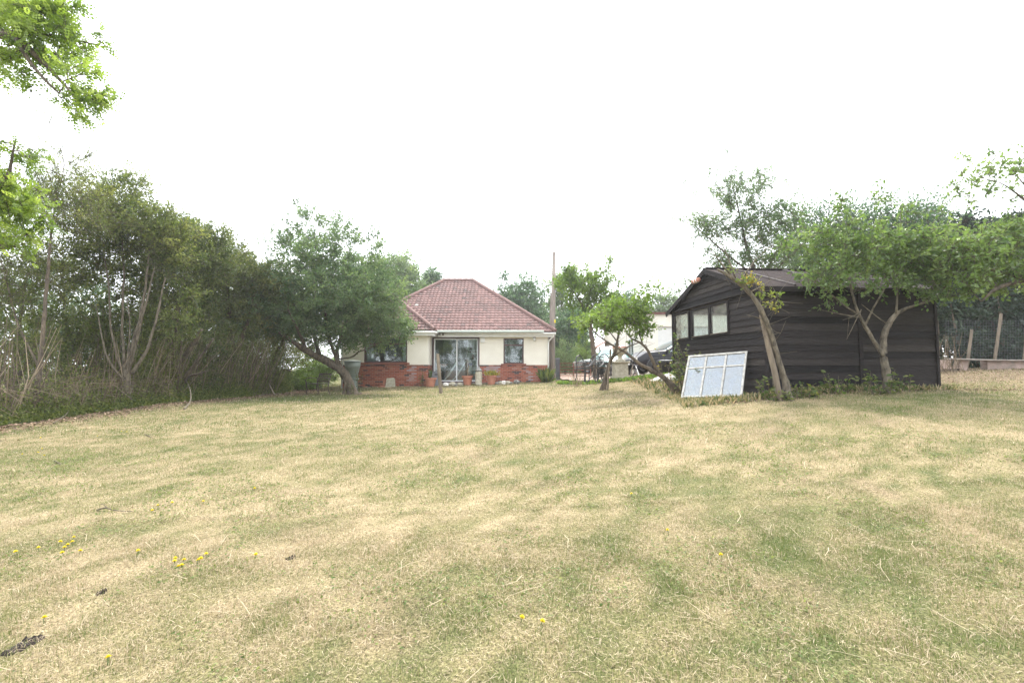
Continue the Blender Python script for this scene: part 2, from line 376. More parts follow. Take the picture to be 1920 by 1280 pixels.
def patio_in(x, y):
    edge = np.interp(x, [2.2, 3.6, 4.4, 5.2, 9], [22.5, 13.6, 12.9, 12.6, 12.6])
    return (x > 2.2) & (y > edge) & (y < 34) & (x < 13.0)

def grid_axis(fine, far, n):
    g = np.geomspace(fine, far, n); return g
xs = np.unique(np.round(np.r_[-np.geomspace(16, 420, 14), np.arange(-16, 22, .16), np.geomspace(22, 420, 14)], 3))
ys = np.unique(np.round(np.r_[-np.geomspace(4, 420, 12), np.arange(-4, 26, .16), np.geomspace(26, 420, 18)], 3))
GX, GY = np.meshgrid(xs, ys, indexing='ij')
gx, gy = GX.ravel(), GY.ravel()
hz_ = ground(gx, gy) + (.035 * (fbm(gx * 1.3, gy * 1.3, 2, 3) - .5) + .02 * (fbm(gx * 5, gy * 5, 4, 2) - .5)) * (np.abs(gx) < 30)
b = Bd(); ni, nj = len(xs), len(ys)
I, J = np.meshgrid(np.arange(ni - 1), np.arange(nj - 1), indexing='ij'); q = (I * nj + J).ravel()
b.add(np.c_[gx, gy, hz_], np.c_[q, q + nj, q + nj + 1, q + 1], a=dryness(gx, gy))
def groundmat():
    m = bpy.data.materials.new('lawn_ground'); m.use_nodes = True
    n, l = m.node_tree.nodes, m.node_tree.links; p = n['Principled BSDF']; p.inputs['Roughness'].default_value = .95; p.inputs['Specular IOR Level'].default_value = .1
    at = n.new('ShaderNodeAttribute'); at.attribute_name = 'tint'
    tc = n.new('ShaderNodeTexCoord')
    nz = n.new('ShaderNodeTexNoise'); nz.inputs['Scale'].default_value = 11; nz.inputs['Detail'].default_value = 7; nz.inputs['Roughness'].default_value = .75
    l.new(tc.outputs['Object'], nz.inputs['Vector'])
    ma = n.new('ShaderNodeMath'); ma.operation = 'MULTIPLY_ADD'; ma.inputs[1].default_value = .9; ma.inputs[2].default_value = -.45
    l.new(nz.outputs['Fac'], ma.inputs[0])
    ad = n.new('ShaderNodeMath'); ad.operation = 'ADD'; ad.use_clamp = True; l.new(at.outputs['Fac'], ad.inputs[0]); l.new(ma.outputs[0], ad.inputs[1])
    cr = n.new('ShaderNodeValToRGB'); e = cr.color_ramp.elements; e.new(.5)
    for i, (ps, c) in enumerate([(.12, (.105, .12, .048)), (.5, (.205, .18, .09)), (.9, (.34, .275, .165))]): e[i].position = ps; e[i].color = (*c, 1)
    l.new(ad.outputs[0], cr.inputs[0])
    a2 = n.new('ShaderNodeAttribute'); a2.attribute_name = 'bare'
    n2 = n.new('ShaderNodeTexNoise'); n2.inputs['Scale'].default_value = 16; n2.inputs['Detail'].default_value = 6; l.new(tc.outputs['Object'], n2.inputs['Vector'])
    c2 = n.new('ShaderNodeValToRGB'); c2.color_ramp.elements[0].color = (.075, .052, .036, 1); c2.color_ramp.elements[1].color = (.27, .19, .13, 1)
    c2.color_ramp.elements[0].position = .3; c2.color_ramp.elements[1].position = .7; l.new(n2.outputs['Fac'], c2.inputs[0])
    mm = n.new('ShaderNodeMixRGB'); l.new(a2.outputs['Fac'], mm.inputs[0]); l.new(cr.outputs[0], mm.inputs[1]); l.new(c2.outputs[0], mm.inputs[2])
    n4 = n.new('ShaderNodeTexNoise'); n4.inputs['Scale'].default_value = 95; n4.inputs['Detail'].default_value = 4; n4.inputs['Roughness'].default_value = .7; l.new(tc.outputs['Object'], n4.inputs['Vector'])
    r4 = n.new('ShaderNodeMapRange'); r4.inputs[1].default_value = .33; r4.inputs[2].default_value = .67; r4.inputs[3].default_value = .22; r4.inputs[4].default_value = 1.45; l.new(n4.outputs['Fac'], r4.inputs[0])  # fine straw and dark mottling; the darks stand in for shade between tufts
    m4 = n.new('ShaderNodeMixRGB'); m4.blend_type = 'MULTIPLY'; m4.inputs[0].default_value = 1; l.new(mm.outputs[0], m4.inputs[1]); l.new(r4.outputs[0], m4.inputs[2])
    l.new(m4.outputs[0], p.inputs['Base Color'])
    bp = n.new('ShaderNodeBump'); bp.inputs['Strength'].default_value = .7; bp.inputs['Distance'].default_value = .03
    n3 = n.new('ShaderNodeTexNoise'); n3.inputs['Scale'].default_value = 45; n3.inputs['Detail'].default_value = 5; l.new(tc.outputs['Object'], n3.inputs['Vector'])
    l.new(n3.outputs['Fac'], bp.inputs['Height']); l.new(bp.outputs[0], p.inputs['Normal'])
    return m
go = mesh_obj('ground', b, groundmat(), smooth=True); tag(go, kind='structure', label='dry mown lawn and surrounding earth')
at = go.data.attributes.new('bare', 'FLOAT', 'POINT'); at.data.foreach_set('value', bare(gx, gy).astype(np.float32))
def gtrue(x, y):
    x = np.atleast_1d(np.asarray(x, float)); y = np.atleast_1d(np.asarray(y, float))
    return ground(x, y) + .035 * (fbm(x * 1.3, y * 1.3, 2, 3) - .5) + .02 * (fbm(x * 5, y * 5, 4, 2) - .5)
def gz(x, y): return float(gtrue(x, y)[0])

# patio sheet with a kerb of concrete blocks
px_ = np.arange(2.2, 13.01, .2); py_ = np.arange(12.4, 34.01, .2)
PX, PY = np.meshgrid(px_, py_, indexing='ij'); fx_, fy_ = PX.ravel(), PY.ravel()
ins = patio_in(fx_, fy_)
b = Bd(); I, J = np.meshgrid(np.arange(len(px_) - 1), np.arange(len(py_) - 1), indexing='ij'); q = (I * len(py_) + J).ravel(); nj = len(py_)
qq = np.c_[q, q + nj, q + nj + 1, q + 1]; qq = qq[ins[qq].all(1)]
b.add(np.c_[fx_, fy_, ground(fx_, fy_) + .07 + .02 * (fbm(fx_ * 2, fy_ * 2, 7) - .5)], qq)
patio = mesh_obj('gravel_patio', b, gravel, smooth=True); tag(patio, kind='structure', label='pinkish gravel yard behind a low kerb')
kp = [(2.35, 22.2), (3.62, 13.5), (4.42, 12.8), (5.2, 12.52), (9, 12.52)]
rng = np.random.default_rng(5)
for (x0, y0), (x1, y1) in zip(kp[1:-1], kp[2:]):
    L = math.hypot(x1 - x0, y1 - y0); k = max(1, round(L / .6))
    for i in range(k):
        t0, t1 = (i + .01) / k, (i + .99) / k
        A = V3((x0 + (x1 - x0) * t0, y0 + (y1 - y0) * t0, 0)); B_ = V3((x0 + (x1 - x0) * t1, y0 + (y1 - y0) * t1, 0))
        A[2] = gz(A[0], A[1]) + .02 + rng.uniform(-.01, .01); B_[2] = gz(B_[0], B_[1]) + .02 + rng.uniform(-.01, .01)
        kb = Bd(); kb.bar(A, B_, .12, .24); mesh_obj('kerb_block', kb, concrete, patio)

# ------------------------------------------------------------------ grass blades (nobody could count them)
rng = np.random.default_rng(11)
def blades(n_target, d0, d1, wid, hmin, hmax, seg2, lying=.3):
    r = np.random.default_rng(int(d0 * 100) + seg2 * 7)
    y = np.sqrt(r.uniform(d0 ** 2, d1 ** 2, n_target)); x = r.uniform(-1, 1, n_target) * (1.22 * y + 1.0)
    keep = ~patio_in(x, y)
    u, w = shed_uv(x, y); keep &= ~((u > -.03) & (u < SHL + .03) & (w > -.03) & (w < SHW + .03))
    keep &= ~((x > -7.95) & (x < 1.8) & (y > 21.05)) & (y < 26)
    keep &= r.random(n_target) > bare(x, y) * .93
    keep &= x > hedge_x(y) - 1.2
    x, y = x[keep], y[keep]; n = len(x)
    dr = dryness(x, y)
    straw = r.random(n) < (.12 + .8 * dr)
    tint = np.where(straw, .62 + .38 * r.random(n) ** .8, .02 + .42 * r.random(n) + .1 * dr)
    h = r.uniform(hmin, hmax, n) * (.45 + 1.2 * fbm(x * 5, y * 5, 17, 2) ** 1.3)
    lie = straw & (r.random(n) < lying)
    h = np.where(lie, h * 1.35, h)
    az = r.uniform(0, 2 * math.pi, n); lean = np.where(lie, r.uniform(1.05, 1.5, n), np.abs(r.normal(.45, .35, n)))
    dirv = np.c_[np.cos(az) * np.sin(lean), np.sin(az) * np.sin(lean), np.cos(lean)]
    side = np.c_[-np.sin(az), np.cos(az), np.zeros(n)]
    a2 = r.uniform(0, 2 * math.pi, n); side = side * np.cos(a2)[:, None] + np.c_[np.cos(az), np.sin(az), np.zeros(n)] * np.sin(a2)[:, None] * .7
    w_ = (wid * r.uniform(.6, 1.4, n))[:, None]
    P = np.c_[x, y, gtrue(x, y) - .004 + np.where(lie, r.uniform(.004, .03, n), 0)]
    tip = P + dirv * h[:, None]; tip[:, 2] -= (h * .25 * np.sin(lean))
    b = Bd()
    if seg2:
        mid = P + dirv * h[:, None] * .55; mid[:, 2] += h * .05
        Vv = np.stack([P - side * w_ / 2, P + side * w_ / 2, mid + side * w_ * .38, mid - side * w_ * .38, tip], 1).reshape(-1, 3)
        k = np.arange(n)[:, None] * 5
        b.add(Vv, k + np.array([[0, 1, 2, 3]]), k + np.array([[3, 2, 4]]), np.repeat(tint, 5))
    else:
        Vv = np.stack([P - side * w_ / 2, P + side * w_ / 2, tip], 1).reshape(-1, 3)
        b.add(Vv, None, np.arange(n * 3).reshape(-1, 3), np.repeat(tint, 3))
    return b
def grassmat():
    m = leafmat('grass_blade', (.05, .085, .02), (.2, .19, .07), (.5, .40, .22), trans=.3, rough=.6, spec=.25)
    cr = [x for x in m.node_tree.nodes if x.type == 'VALTORGB'][0]; e = cr.color_ramp.elements
    e[0].position = 0; e[0].color = (.075, .115, .030, 1); e[1].position = .45; e[1].color = (.19, .21, .08, 1); e[2].position = .62; e[2].color = (.29, .23, .14, 1)
    k = e.new(1.0); k.color = (.48, .405, .285, 1)
    return m
gm = grassmat()
for args in [(110000, 1.3, 3.3, .0027, .018, .040, 1, .30), (240000, 1.3, 3.7, .0030, .014, .034, 0, .45), (230000, 3.6, 7.5, .0062, .020, .046, 0, .36), (170000, 7.5, 13, .013, .025, .055, 0, .3), (110000, 13, 24, .024, .03, .065, 0, .2)]:
    o = mesh_obj('lawn_grass', blades(*args), gm)
    tag(o, {1.3: 'short dry grass nearest the camera' if args[6] else 'matted straw and fine grass nearest the camera', 3.6: 'dry grass across the middle of the lawn', 7.5: 'grass in the further lawn', 13: 'grass before the house'}[args[1]], 'grass', kind='stuff')
# clover and moss leaves in patches
b = Bd(); r = np.random.default_rng(55); n = 60000; y = np.sqrt(r.uniform(1.3 ** 2, 6.5 ** 2, n)); x = r.uniform(-1, 1, n) * (1.2 * y + .8)
k = (fbm(x * 1.6, y * 1.6, 41, 3) + .25 * (fbm(x * 7, y * 7, 42, 2) - .5) > .56) & (bare(x, y) < .4); x, y = x[k], y[k]; n = len(x)
CLOVER = (x, y, r)
# long pale dead stalks lying on the lawn
b = Bd(); r = np.random.default_rng(77); n = 900
y = np.sqrt(r.uniform(1.3 ** 2, 9 ** 2, n)); x = r.uniform(-1, 1, n) * (1.2 * y + .8)
k = (bare(x, y) < .5) & (x > hedge_x(y)); x, y = x[k], y[k]; n = len(x)
k = (shed_uv(x, y)[0] < -.2) | (shed_uv(x, y)[1] < -.2); x, y = x[k], y[k]; n = len(x)
az = r.uniform(0, 6.283, n); L = r.uniform(.06, .22, n); w_ = r.uniform(.0007, .0016, n) * (1 + .12 * y)
P0 = np.c_[x, y, gtrue(x, y) + r.uniform(.01, .035, n)]; x1, y1 = x + np.cos(az) * L, y + np.sin(az) * L
P2 = np.c_[x1, y1, gtrue(x1, y1) + r.uniform(.015, .05, n)]; P1 = (P0 + P2) / 2; P1[:, 2] += r.uniform(0, .02, n); sd_ = np.c_[-np.sin(az), np.cos(az), np.zeros(n)]
P1 += sd_ * (r.normal(0, .08, n) * L)[:, None]
Vv = np.stack([P0 - sd_ * w_[:, None], P0 + sd_ * w_[:, None], P1 + sd_ * w_[:, None], P1 - sd_ * w_[:, None], P2 + sd_ * w_[:, None] * .5, P2 - sd_ * w_[:, None] * .5], 1).reshape(-1, 3)
kk = np.arange(n)[:, None] * 6
b.add(Vv, np.r_[kk + [[0, 1, 2, 3]], kk + [[3, 2, 4, 5]]], a=np.repeat(r.uniform(.8, 1, n), 6))
tag(mesh_obj('dead_stalks', b, gm), 'pale dead grass stalks lying over the lawn', 'grass', kind='stuff')

# ------------------------------------------------------------------ foliage engine
lf_clover = leafmat('clover_leaf', (.075, .12, .03), (.13, .18, .05), (.22, .25, .09))
def oak_tmpl():
    L = [(0, 0), (.12, .10), (.16, .24), (.09, .30), (.24, .44), (.12, .52), (.25, .70), (.12, .78), (.10, .92), (0, 1)]
    Vv = [(x, y, -.10 * abs(x) + .06 * y * y) for x, y in L] + [(-x, y, -.10 * abs(x) + .06 * y * y) for x, y in L[1:-1]]
    mid = [(0, t, .06 * t * t) for t in (.24, .44, .70, .9)]
    n0 = len(Vv); Vv += mid
    R = list(range(0, 10)); Lf = [0] + list(range(10, 18)) + [9]
    def fans(S, flip):
        T = []
        c = [n0, n0, n0, n0 + 1, n0 + 1, n0 + 2, n0 + 2, n0 + 3, n0 + 3]
        for i in range(9): T.append((S[i], S[i + 1], c[i]) if not flip else (S[i + 1], S[i], c[i]))
        return T
    return np.array(Vv, float), None, np.array(fans(R, 0) + fans(Lf, 1))
TMPL = {
    'diamond': (np.array([(0, 0, 0), (.26, .45, .05), (0, 1, -.05), (-.26, .45, .05)], float), np.array([(0, 1, 2, 3)]), None),
    'oval': (np.array([(0, 0, 0), (.24, .25, .06), (.26, .62, .06), (0, 1, -.06), (-.26, .62, .06), (-.24, .25, .06), (0, .5, -.02)], float),
             np.array([(0, 1, 2, 6), (6, 2, 3, 4), (0, 6, 4, 5)]), None),
    'narrow': (np.array([(0, 0, 0), (.13, .4, .03), (0, 1, -.08), (-.13, .4, .03)], float), np.array([(0, 1, 2, 3)]), None),
    'oak': oak_tmpl(),
}
def leaves(b, P, D, size, tmpl, tint, r, upb=.55):
    n = len(P); tv, tq, tt = TMPL[tmpl]
    D = D / (np.linalg.norm(D, axis=1, keepdims=True) + 1e-9)
    N = r.normal(size=(n, 3)); N[:, 2] += upb * 2
    N -= D * (N * D).sum(1, keepdims=True); N /= np.linalg.norm(N, axis=1, keepdims=True) + 1e-9
    S = np.cross(D, N); s = size * r.uniform(.65, 1.3, n)
    Vv = P[:, None] + s[:, None, None] * (tv[None, :, 0:1] * S[:, None] + tv[None, :, 1:2] * D[:, None] + tv[None, :, 2:3] * N[:, None])
    k = np.arange(n)[:, None, None] * len(tv)
    b.add(Vv.reshape(-1, 3), (k + tq[None]).reshape(-1, 4) if tq is not None else None, (k + tt[None]).reshape(-1, 3) if tt is not None else None, np.repeat(np.clip(tint, 0, 1), len(tv)))
x, y, r = CLOVER; n = len(x); b = Bd()
leaves(b, np.c_[x, y, gtrue(x, y) + r.uniform(.004, .028, n)], r.normal(size=(n, 3)) * [1, 1, .3], .015 * (1 + .06 * y), 'oval', r.random(n), r, 1.2)
tag(mesh_obj('clover', b, lf_clover), 'small clover and weed leaves in patches through the lawn', 'clover', kind='stuff')
def twigs(b, P, Q, r0, r1):                   # many straight three-sided twigs at once
    n = len(P); T = Q - P; T = T / (np.linalg.norm(T, axis=1, keepdims=True) + 1e-9)
    U = np.cross(T, np.where(np.abs(T[:, 2:3]) > .9, [[0, 1.0, 0]], [[0, 0, 1.0]])); U /= np.linalg.norm(U, axis=1, keepdims=True) + 1e-9; Vv = np.cross(U, T)
    th = np.arange(3) * 2.0944; c, s = np.cos(th), np.sin(th)
    off = c[None, :, None] * U[:, None] + s[None, :, None] * Vv[:, None]
    r0 = np.broadcast_to(r0, (n,))[:, None, None]; r1 = np.broadcast_to(r1, (n,))[:, None, None]
    A = np.concatenate([P[:, None] + off * r0, Q[:, None] + off * r1], 1)
    k = np.arange(n)[:, None, None] * 6
    b.add(A.reshape(-1, 3), (k + np.array([[(0, 1, 4, 3), (1, 2, 5, 4), (2, 0, 3, 5)]])).reshape(-1, 4), a=.5)
def bl(px, py, rx, ry, D, rd=None, wt=1.0):    # crown blob from a photo ellipse at depth D with depth radius rd
    c = W(px, py, D); k = D / F
    return (c, np.array((rx * k, rd if rd else (rx + ry) / 2 * k, ry * k)), wt)
def smooth_path(P, n):
    P = np.asarray(P, float); t = np.r_[0, np.cumsum(np.linalg.norm(np.diff(P[:, :3], axis=0), axis=1))]; t /= t[-1]
    u = np.linspace(0, 1, n); lin = np.stack([np.interp(u, t, P[:, i]) for i in range(P.shape[1])], 1)
    for _ in range(2): lin[1:-1] = (lin[:-2] + 2 * lin[1:-1] + lin[2:]) / 4
    return lin
def tree(name, label, cat, base, limbs, blobs, lm, bm, ncl=120, twig=5, sl=.45, lpt=14, lsize=.06, tmpl='diamond', seed=1, group=None, spread=.03,
         up=.25, tint0=.5, tintv=.16, branches=True, bare_tw=0, brad=1.0, upb=.55, shell=2.2, wob=.05, leafy=1.0, loc_in=None):
    r = np.random.default_rng(seed)
    base = V3(base); th = Thing(name, label, cat, base, group=group)
    wood = Bd(); nodes = []; nr = []
    for li, lb in enumerate(limbs):
        lb = np.array([[*p, rr] for p, rr in lb]); L = np.linalg.norm(np.diff(lb[:, :3], axis=0), axis=1).sum()
        n = max(4, int(L / (.07 if lb[0, 3] > .03 else .16))); sp = smooth_path(lb, n)
        ws = np.cumsum(r.normal(0, 1, (n, 3)), 0); ws -= np.linspace(0, 1, n)[:, None] * ws[-1]; ws -= ws[0] * (1 - np.linspace(0, 1, n)[:, None]); sp[1:-1, :3] += ws[1:-1] * wob * .06
        if li == 0 or lb[0, 3] > .03: rr = sp[:, 3] * (1 + .28 * (vnoise(np.arange(n) * .22, np.full(n, seed * 1.7 + li), 2) - .5)) * (1 + (.5 * np.exp(-np.arange(n) * .07 / .10) if li == 0 else 0))
        else: rr = sp[:, 3]
        wood.tube(sp[:, :3], rr, 14 if lb[0, 3] > .03 else 6, rough=.42 if lb[0, 3] > .03 else 0)
        m0 = n // 3 if li == 0 else 1
        nodes.extend(sp[m0:, :3]); nr.extend(sp[m0:, 3])
    wobj = th.part('trunk', wood, bm, smooth=True)
    vol = np.array([np.prod(bb[1]) ** .75 * bb[2] for bb in blobs]); cnt = np.maximum(1, np.round(ncl * vol / vol.sum())).astype(int)
    C = []; O = []
    for (c, rad, wt), k in zip(blobs, cnt):
        d = r.normal(size=(k, 3)); d /= np.linalg.norm(d, axis=1, keepdims=True)
        rr = r.random(k) ** (1 / shell)
        C.append(c + d * rad * rr[:, None] * (1 + .12 * r.normal(size=(k, 1)))); O.append(d)
    C = np.concatenate(C); O = np.concatenate(O)
    zg = ground(C[:, 0], C[:, 1]) + .15; C[:, 2] = np.maximum(C[:, 2], zg)
    nodes = np.array(nodes); nr = np.array(nr)
    bw = Bd()
    if branches:
        dm = ((C[:, None] - nodes[None]) ** 2).sum(-1).min(1); order = np.argsort(dm)
        for i in order:
            c = C[i]; dv = nodes - c; dd = np.sqrt((dv ** 2).sum(1)) + .35 * np.maximum(0, nodes[:, 2] - c[2]); j = int(dd.argmin())
            p = nodes[j]; Ln = np.linalg.norm(c - p)
            if Ln < .08: continue
            k = max(3, min(7, int(Ln / .25) + 2)); t = np.linspace(0, 1, k)[:, None]
            pts = p + (c - p) * t + np.sin(t * math.pi) * r.normal(0, .09 * Ln, 3) + V3((0, 0, .07 * Ln)) * np.sin(t * math.pi)
            r0 = min(nr[j] * .72, (.006 + .011 * Ln) * brad); rad = np.linspace(r0, .004 * brad, k)
            bw.tube(pts, rad, 5, cap=False)
            nodes = np.r_[nodes, pts[1:]]; nr = np.r_[nr, rad[1:]]
    # sprays of leafy twigs
    n = len(C); cc = np.concatenate([bb[0][None] for bb in blobs]).mean(0)
    out = C - cc; out /= np.linalg.norm(out, axis=1, keepdims=True) + 1e-9; out = .5 * out + .5 * O
    P = np.repeat(C, twig, 0); D = np.repeat(out, twig, 0) * .7 + r.normal(0, .6, (n * twig, 3)); D[:, 2] += up
    D /= np.linalg.norm(D, axis=1, keepdims=True); Ls = sl * r.uniform(.5, 1.3, len(P))
    Q = P + D * Ls[:, None]
    twigs(bw, P, Q, .0045 * brad, .002 * brad)
    if bare_tw:
        k = r.integers(0, len(nodes), bare_tw); d2 = r.normal(size=(bare_tw, 3)); d2 /= np.linalg.norm(d2, axis=1, keepdims=True)
        twigs(bw, nodes[k], nodes[k] + d2 * r.uniform(.15, .5, (bare_tw, 1)), .004, .002)
    th.part('branches', bw, twigm)
    m = len(P); idx = np.repeat(np.arange(m), lpt)
    if leafy < 1: idx = idx[r.random(len(idx)) < leafy]
    t = r.uniform(.02, 1.05, len(idx)); LP = P[idx] + D[idx] * (Ls[idx] * t)[:, None] + r.normal(0, spread, (len(idx), 3))
    LD = D[idx] * .7 + r.normal(0, .65, (len(idx), 3)); LD[:, 2] -= .15
    ct_ = np.repeat(r.normal(tint0, tintv, n), twig)[idx]
    lb = Bd(); leaves(lb, LP, LD, lsize, tmpl, ct_ + r.normal(0, .13, len(idx)), r, upb)
    th.part('crown', lb, lm)
    return th
def wp(D, *pts): return [(W(px, py, d if d else D), rr) for px, py, rr, d in [(p + (None,))[:4] if len(p) == 3 else p for p in pts]]

# ------------------------------------------------------------------ trees
# old leaning tree before the house
D = 18.0; gb = GP(662, D)
tree('fruit_tree', 'old leaning tree with a broad dense crown left of the bungalow', 'tree', gb,
     [[(gb - V3((0, 0, .1)), .24), (W(658, 725, D), .19), (W(647, 703, D), .18), (W(632, 688, D), .17), (W(615, 677, D), .16), (W(598, 670, D), .13), (W(575, 657, D - .3), .11), (W(552, 643, D - .6), .08), (W(520, 620, D - .8), .05)],
      wp(D, (646, 702, .11), (636, 688, .10), (628, 665, .085), (620, 640, .07), (610, 590, .055), (600, 520, .035), (590, 440, .015)),
      wp(D, (634, 680, .08), (632, 655, .07), (645, 610, .05, D + .5), (665, 550, .035, D + .8), (680, 480, .015, D + 1)),
      wp(D, (632, 672, .035), (650, 671, .032), (663, 668, .03), (672, 658, .028), (690, 653, .022, D - .3), (715, 640, .015, D - .5)),
      wp(D, (600, 671, .09), (592, 640, .07, D + .8), (575, 590, .05, D + 1.2), (550, 530, .02, D + 1.4)),
      wp(D, (575, 657, .06), (560, 620, .05, D - 1), (540, 580, .03, D - 1.6))],
     [bl(570, 600, 110, 48, D, 2.4), bl(500, 596, 75, 40, D, 1.7), bl(650, 560, 95, 75, D, 2.6), bl(600, 500, 85, 70, D, 2.2), bl(590, 445, 55, 45, D, 1.2, .7),
      bl(700, 540, 55, 60, D, 1.7), bl(715, 600, 55, 38, D, 1.5), bl(735, 615, 40, 28, D, 1.0), bl(560, 405, 18, 22, D, .5, .5), bl(650, 440, 35, 30, D, .8, .6), bl(700, 465, 30, 35, D, .8, .5),
      bl(660, 630, 60, 22, D, 1.4), bl(490, 445, 18, 12, D, .4, .3), bl(545, 560, 70, 60, D, 2), bl(760, 615, 18, 22, D - .3, .6, .6)],
     lf_apple, bark, ncl=900, twig=6, sl=.52, lpt=15, lsize=.10, seed=3, spread=.05, wob=.08, shell=1.9)

# oak reaching in from the left, near the camera
ob = V3((-8.6, 3.6, gz(-8.6, 3.6) - .1))
tree('oak_tree', 'bright green oak boughs hanging in at the upper left corner', 'tree', ob,
     [[(ob, .42), (ob + V3((.1, 0, 2)), .34), (ob + V3((.3, .2, 4.2)), .3), (ob + V3((.2, .3, 7)), .2)],
      [(ob + V3((.2, .1, 3.4)), .13), (V3((-7.2, 4.0, 4.9)), .10), (W(-40, 60, 4.5), .05), (W(30, 70, 4.4), .032), (W(75, 115, 4.4), .022), (W(125, 165, 4.4), .012), (W(155, 205, 4.4), .006)],
      [(W(-40, 60, 4.5), .03), (W(50, 60, 4.6), .022), (W(120, 70, 4.7), .012), (W(185, 85, 4.7), .005)],
      [(W(30, 70, 4.4), .025), (W(60, 130, 4.3), .015), (W(110, 175, 4.3), .008)],
      [(ob + V3((.15, .1, 2.2)), .12), (V3((-7.0, 4.2, 3.6)), .07), (W(-60, 440, 4.8), .05), (W(-10, 400, 4.8), .03), (W(15, 340, 4.8), .018), (W(30, 260, 4.8), .007)],
      [(W(-60, 440, 4.8), .04), (W(-5, 466, 4.8), .028), (W(30, 462, 4.8), .012)]],
     [bl(60, 30, 60, 35, 4.5, .35), bl(120, 95, 50, 40, 4.6, .3), bl(20, 110, 30, 35, 4.4, .3), bl(135, 160, 38, 40, 4.4, .3), bl(90, 65, 50, 40, 4.5, .3), bl(150, 205, 20, 15, 4.4, .15), bl(178, 85, 14, 12, 4.6, .12, .6), bl(-40, 40, 60, 80, 4.6, .5),
      bl(15, 270, 28, 30, 4.8, .25), bl(8, 350, 36, 45, 4.8, .35), bl(22, 400, 36, 35, 4.8, .3), bl(20, 440, 26, 16, 4.8, .2), bl(-60, 380, 60, 90, 4.9, .6), bl(110, 25, 30, 22, 4.5, .2, .7), bl(65, 178, 10, 7, 4.4, .08, .3)],
     lf_oak, bark, ncl=165, twig=4, sl=.16, lpt=9, lsize=.105, tmpl='oak', seed=5, spread=.03, up=0, tintv=.2)

# left hedgerow: each tree its own
def pt(px, py, D, r): return (W(px, py, D), r)
b1 = GP(60, 9.30)
tree('hedge_tree', 'feathery tree at the left edge behind the oak boughs', 'tree', b1,
     [[(b1 - V3((0, 0, .0400)), .0520), pt(75, 690, 9.50, .0400), pt(85, 560, 9.70, .0320), pt(95, 430, 9.90, .0200), pt(110, 330, 9.90, .0080)], [pt(75, 690, 9.50, .0240), pt(30, 600, 9.70, .0180), pt(0, 480, 9.90, .0080)],
      [pt(95, 430, 9.90, .0120), pt(125, 300, 9.80, .0072), pt(85, 225, 9.70, .0024)]],
     [bl(90, 380, 70, 60, 10.00, 1.1), bl(150, 400, 55, 45, 10.00, .9), bl(30, 520, 75, 70, 10.10, 1.0), bl(110, 310, 45, 30, 9.90, .6, .8), bl(-40, 420, 80, 90, 10.10, 1), bl(30, 640, 60, 50, 9.90, .7), bl(80, 228, 40, 12, 9.80, .2, .35), bl(150, 300, 30, 15, 9.80, .3, .4)],
     lf_feather, bark, ncl=340, twig=6, sl=.45, lpt=16, lsize=.06, tmpl='narrow', seed=11, spread=.035, tintv=.24, group='hedgerow trees along the left of the lawn', bare_tw=120)
b2 = GP(238, 11.60)
tree('hedge_tree', 'many stemmed pale trunked tree with tall stems rising from one stool', 'tree', b2,
     [[(b2 - V3((0, 0, .0429)), .1201), pt(236, 720, 11.60, .1073), pt(238, 690, 11.60, .0772), pt(262, 600, 11.60, .0322), pt(272, 540, 11.60, .0257), pt(280, 470, 11.70, .0129)],
      [pt(240, 705, 11.60, .0386), pt(256, 640, 11.60, .0300), pt(276, 560, 11.50, .0236), pt(290, 500, 11.50, .0129)],
      [pt(248, 700, 11.60, .0429), pt(275, 660, 11.60, .0343), pt(296, 590, 11.60, .0257), pt(310, 520, 11.60, .0129)],
      [pt(232, 700, 11.60, .0343), pt(220, 670, 11.50, .0300), pt(208, 610, 11.50, .0236), pt(205, 540, 11.50, .0172), pt(195, 480, 11.60, .0086)],
      [pt(232, 700, 11.60, .0343), pt(228, 620, 11.70, .0279), pt(232, 520, 11.80, .0215), pt(228, 430, 11.80, .0086)],
      [pt(236, 690, 11.50, .0215), pt(245, 620, 11.40, .0151), pt(238, 560, 11.40, .0086)],
      [pt(230, 710, 11.40, .0300), pt(205, 685, 11.20, .0257), pt(192, 640, 11.20, .0172), pt(180, 570, 11.20, .0086)]],
     [bl(190, 420, 80, 60, 11.80, 1.2), bl(260, 440, 70, 55, 11.90, 1.1), bl(320, 470, 45, 50, 12.20, 1), bl(150, 500, 70, 50, 12.00, 1.0), bl(230, 360, 50, 32, 11.80, .8), bl(300, 420, 45, 30, 12.00, .8), bl(240, 340, 15, 15, 11.80, .3, .3),
      bl(170, 620, 45, 60, 12.40, .8, .6), bl(330, 580, 30, 60, 12.20, .6, .6), bl(270, 560, 70, 60, 12.80, .7, .7), bl(215, 690, 60, 40, 12.50, .6, .5)],
     lf_feather, barkp, ncl=560, twig=6, sl=.46, lpt=16, lsize=.068, tmpl='diamond', seed=12, spread=.04, tintv=.24, group='hedgerow trees along the left of the lawn', bare_tw=260, tint0=.42)
b3 = GP(335, 13.70)
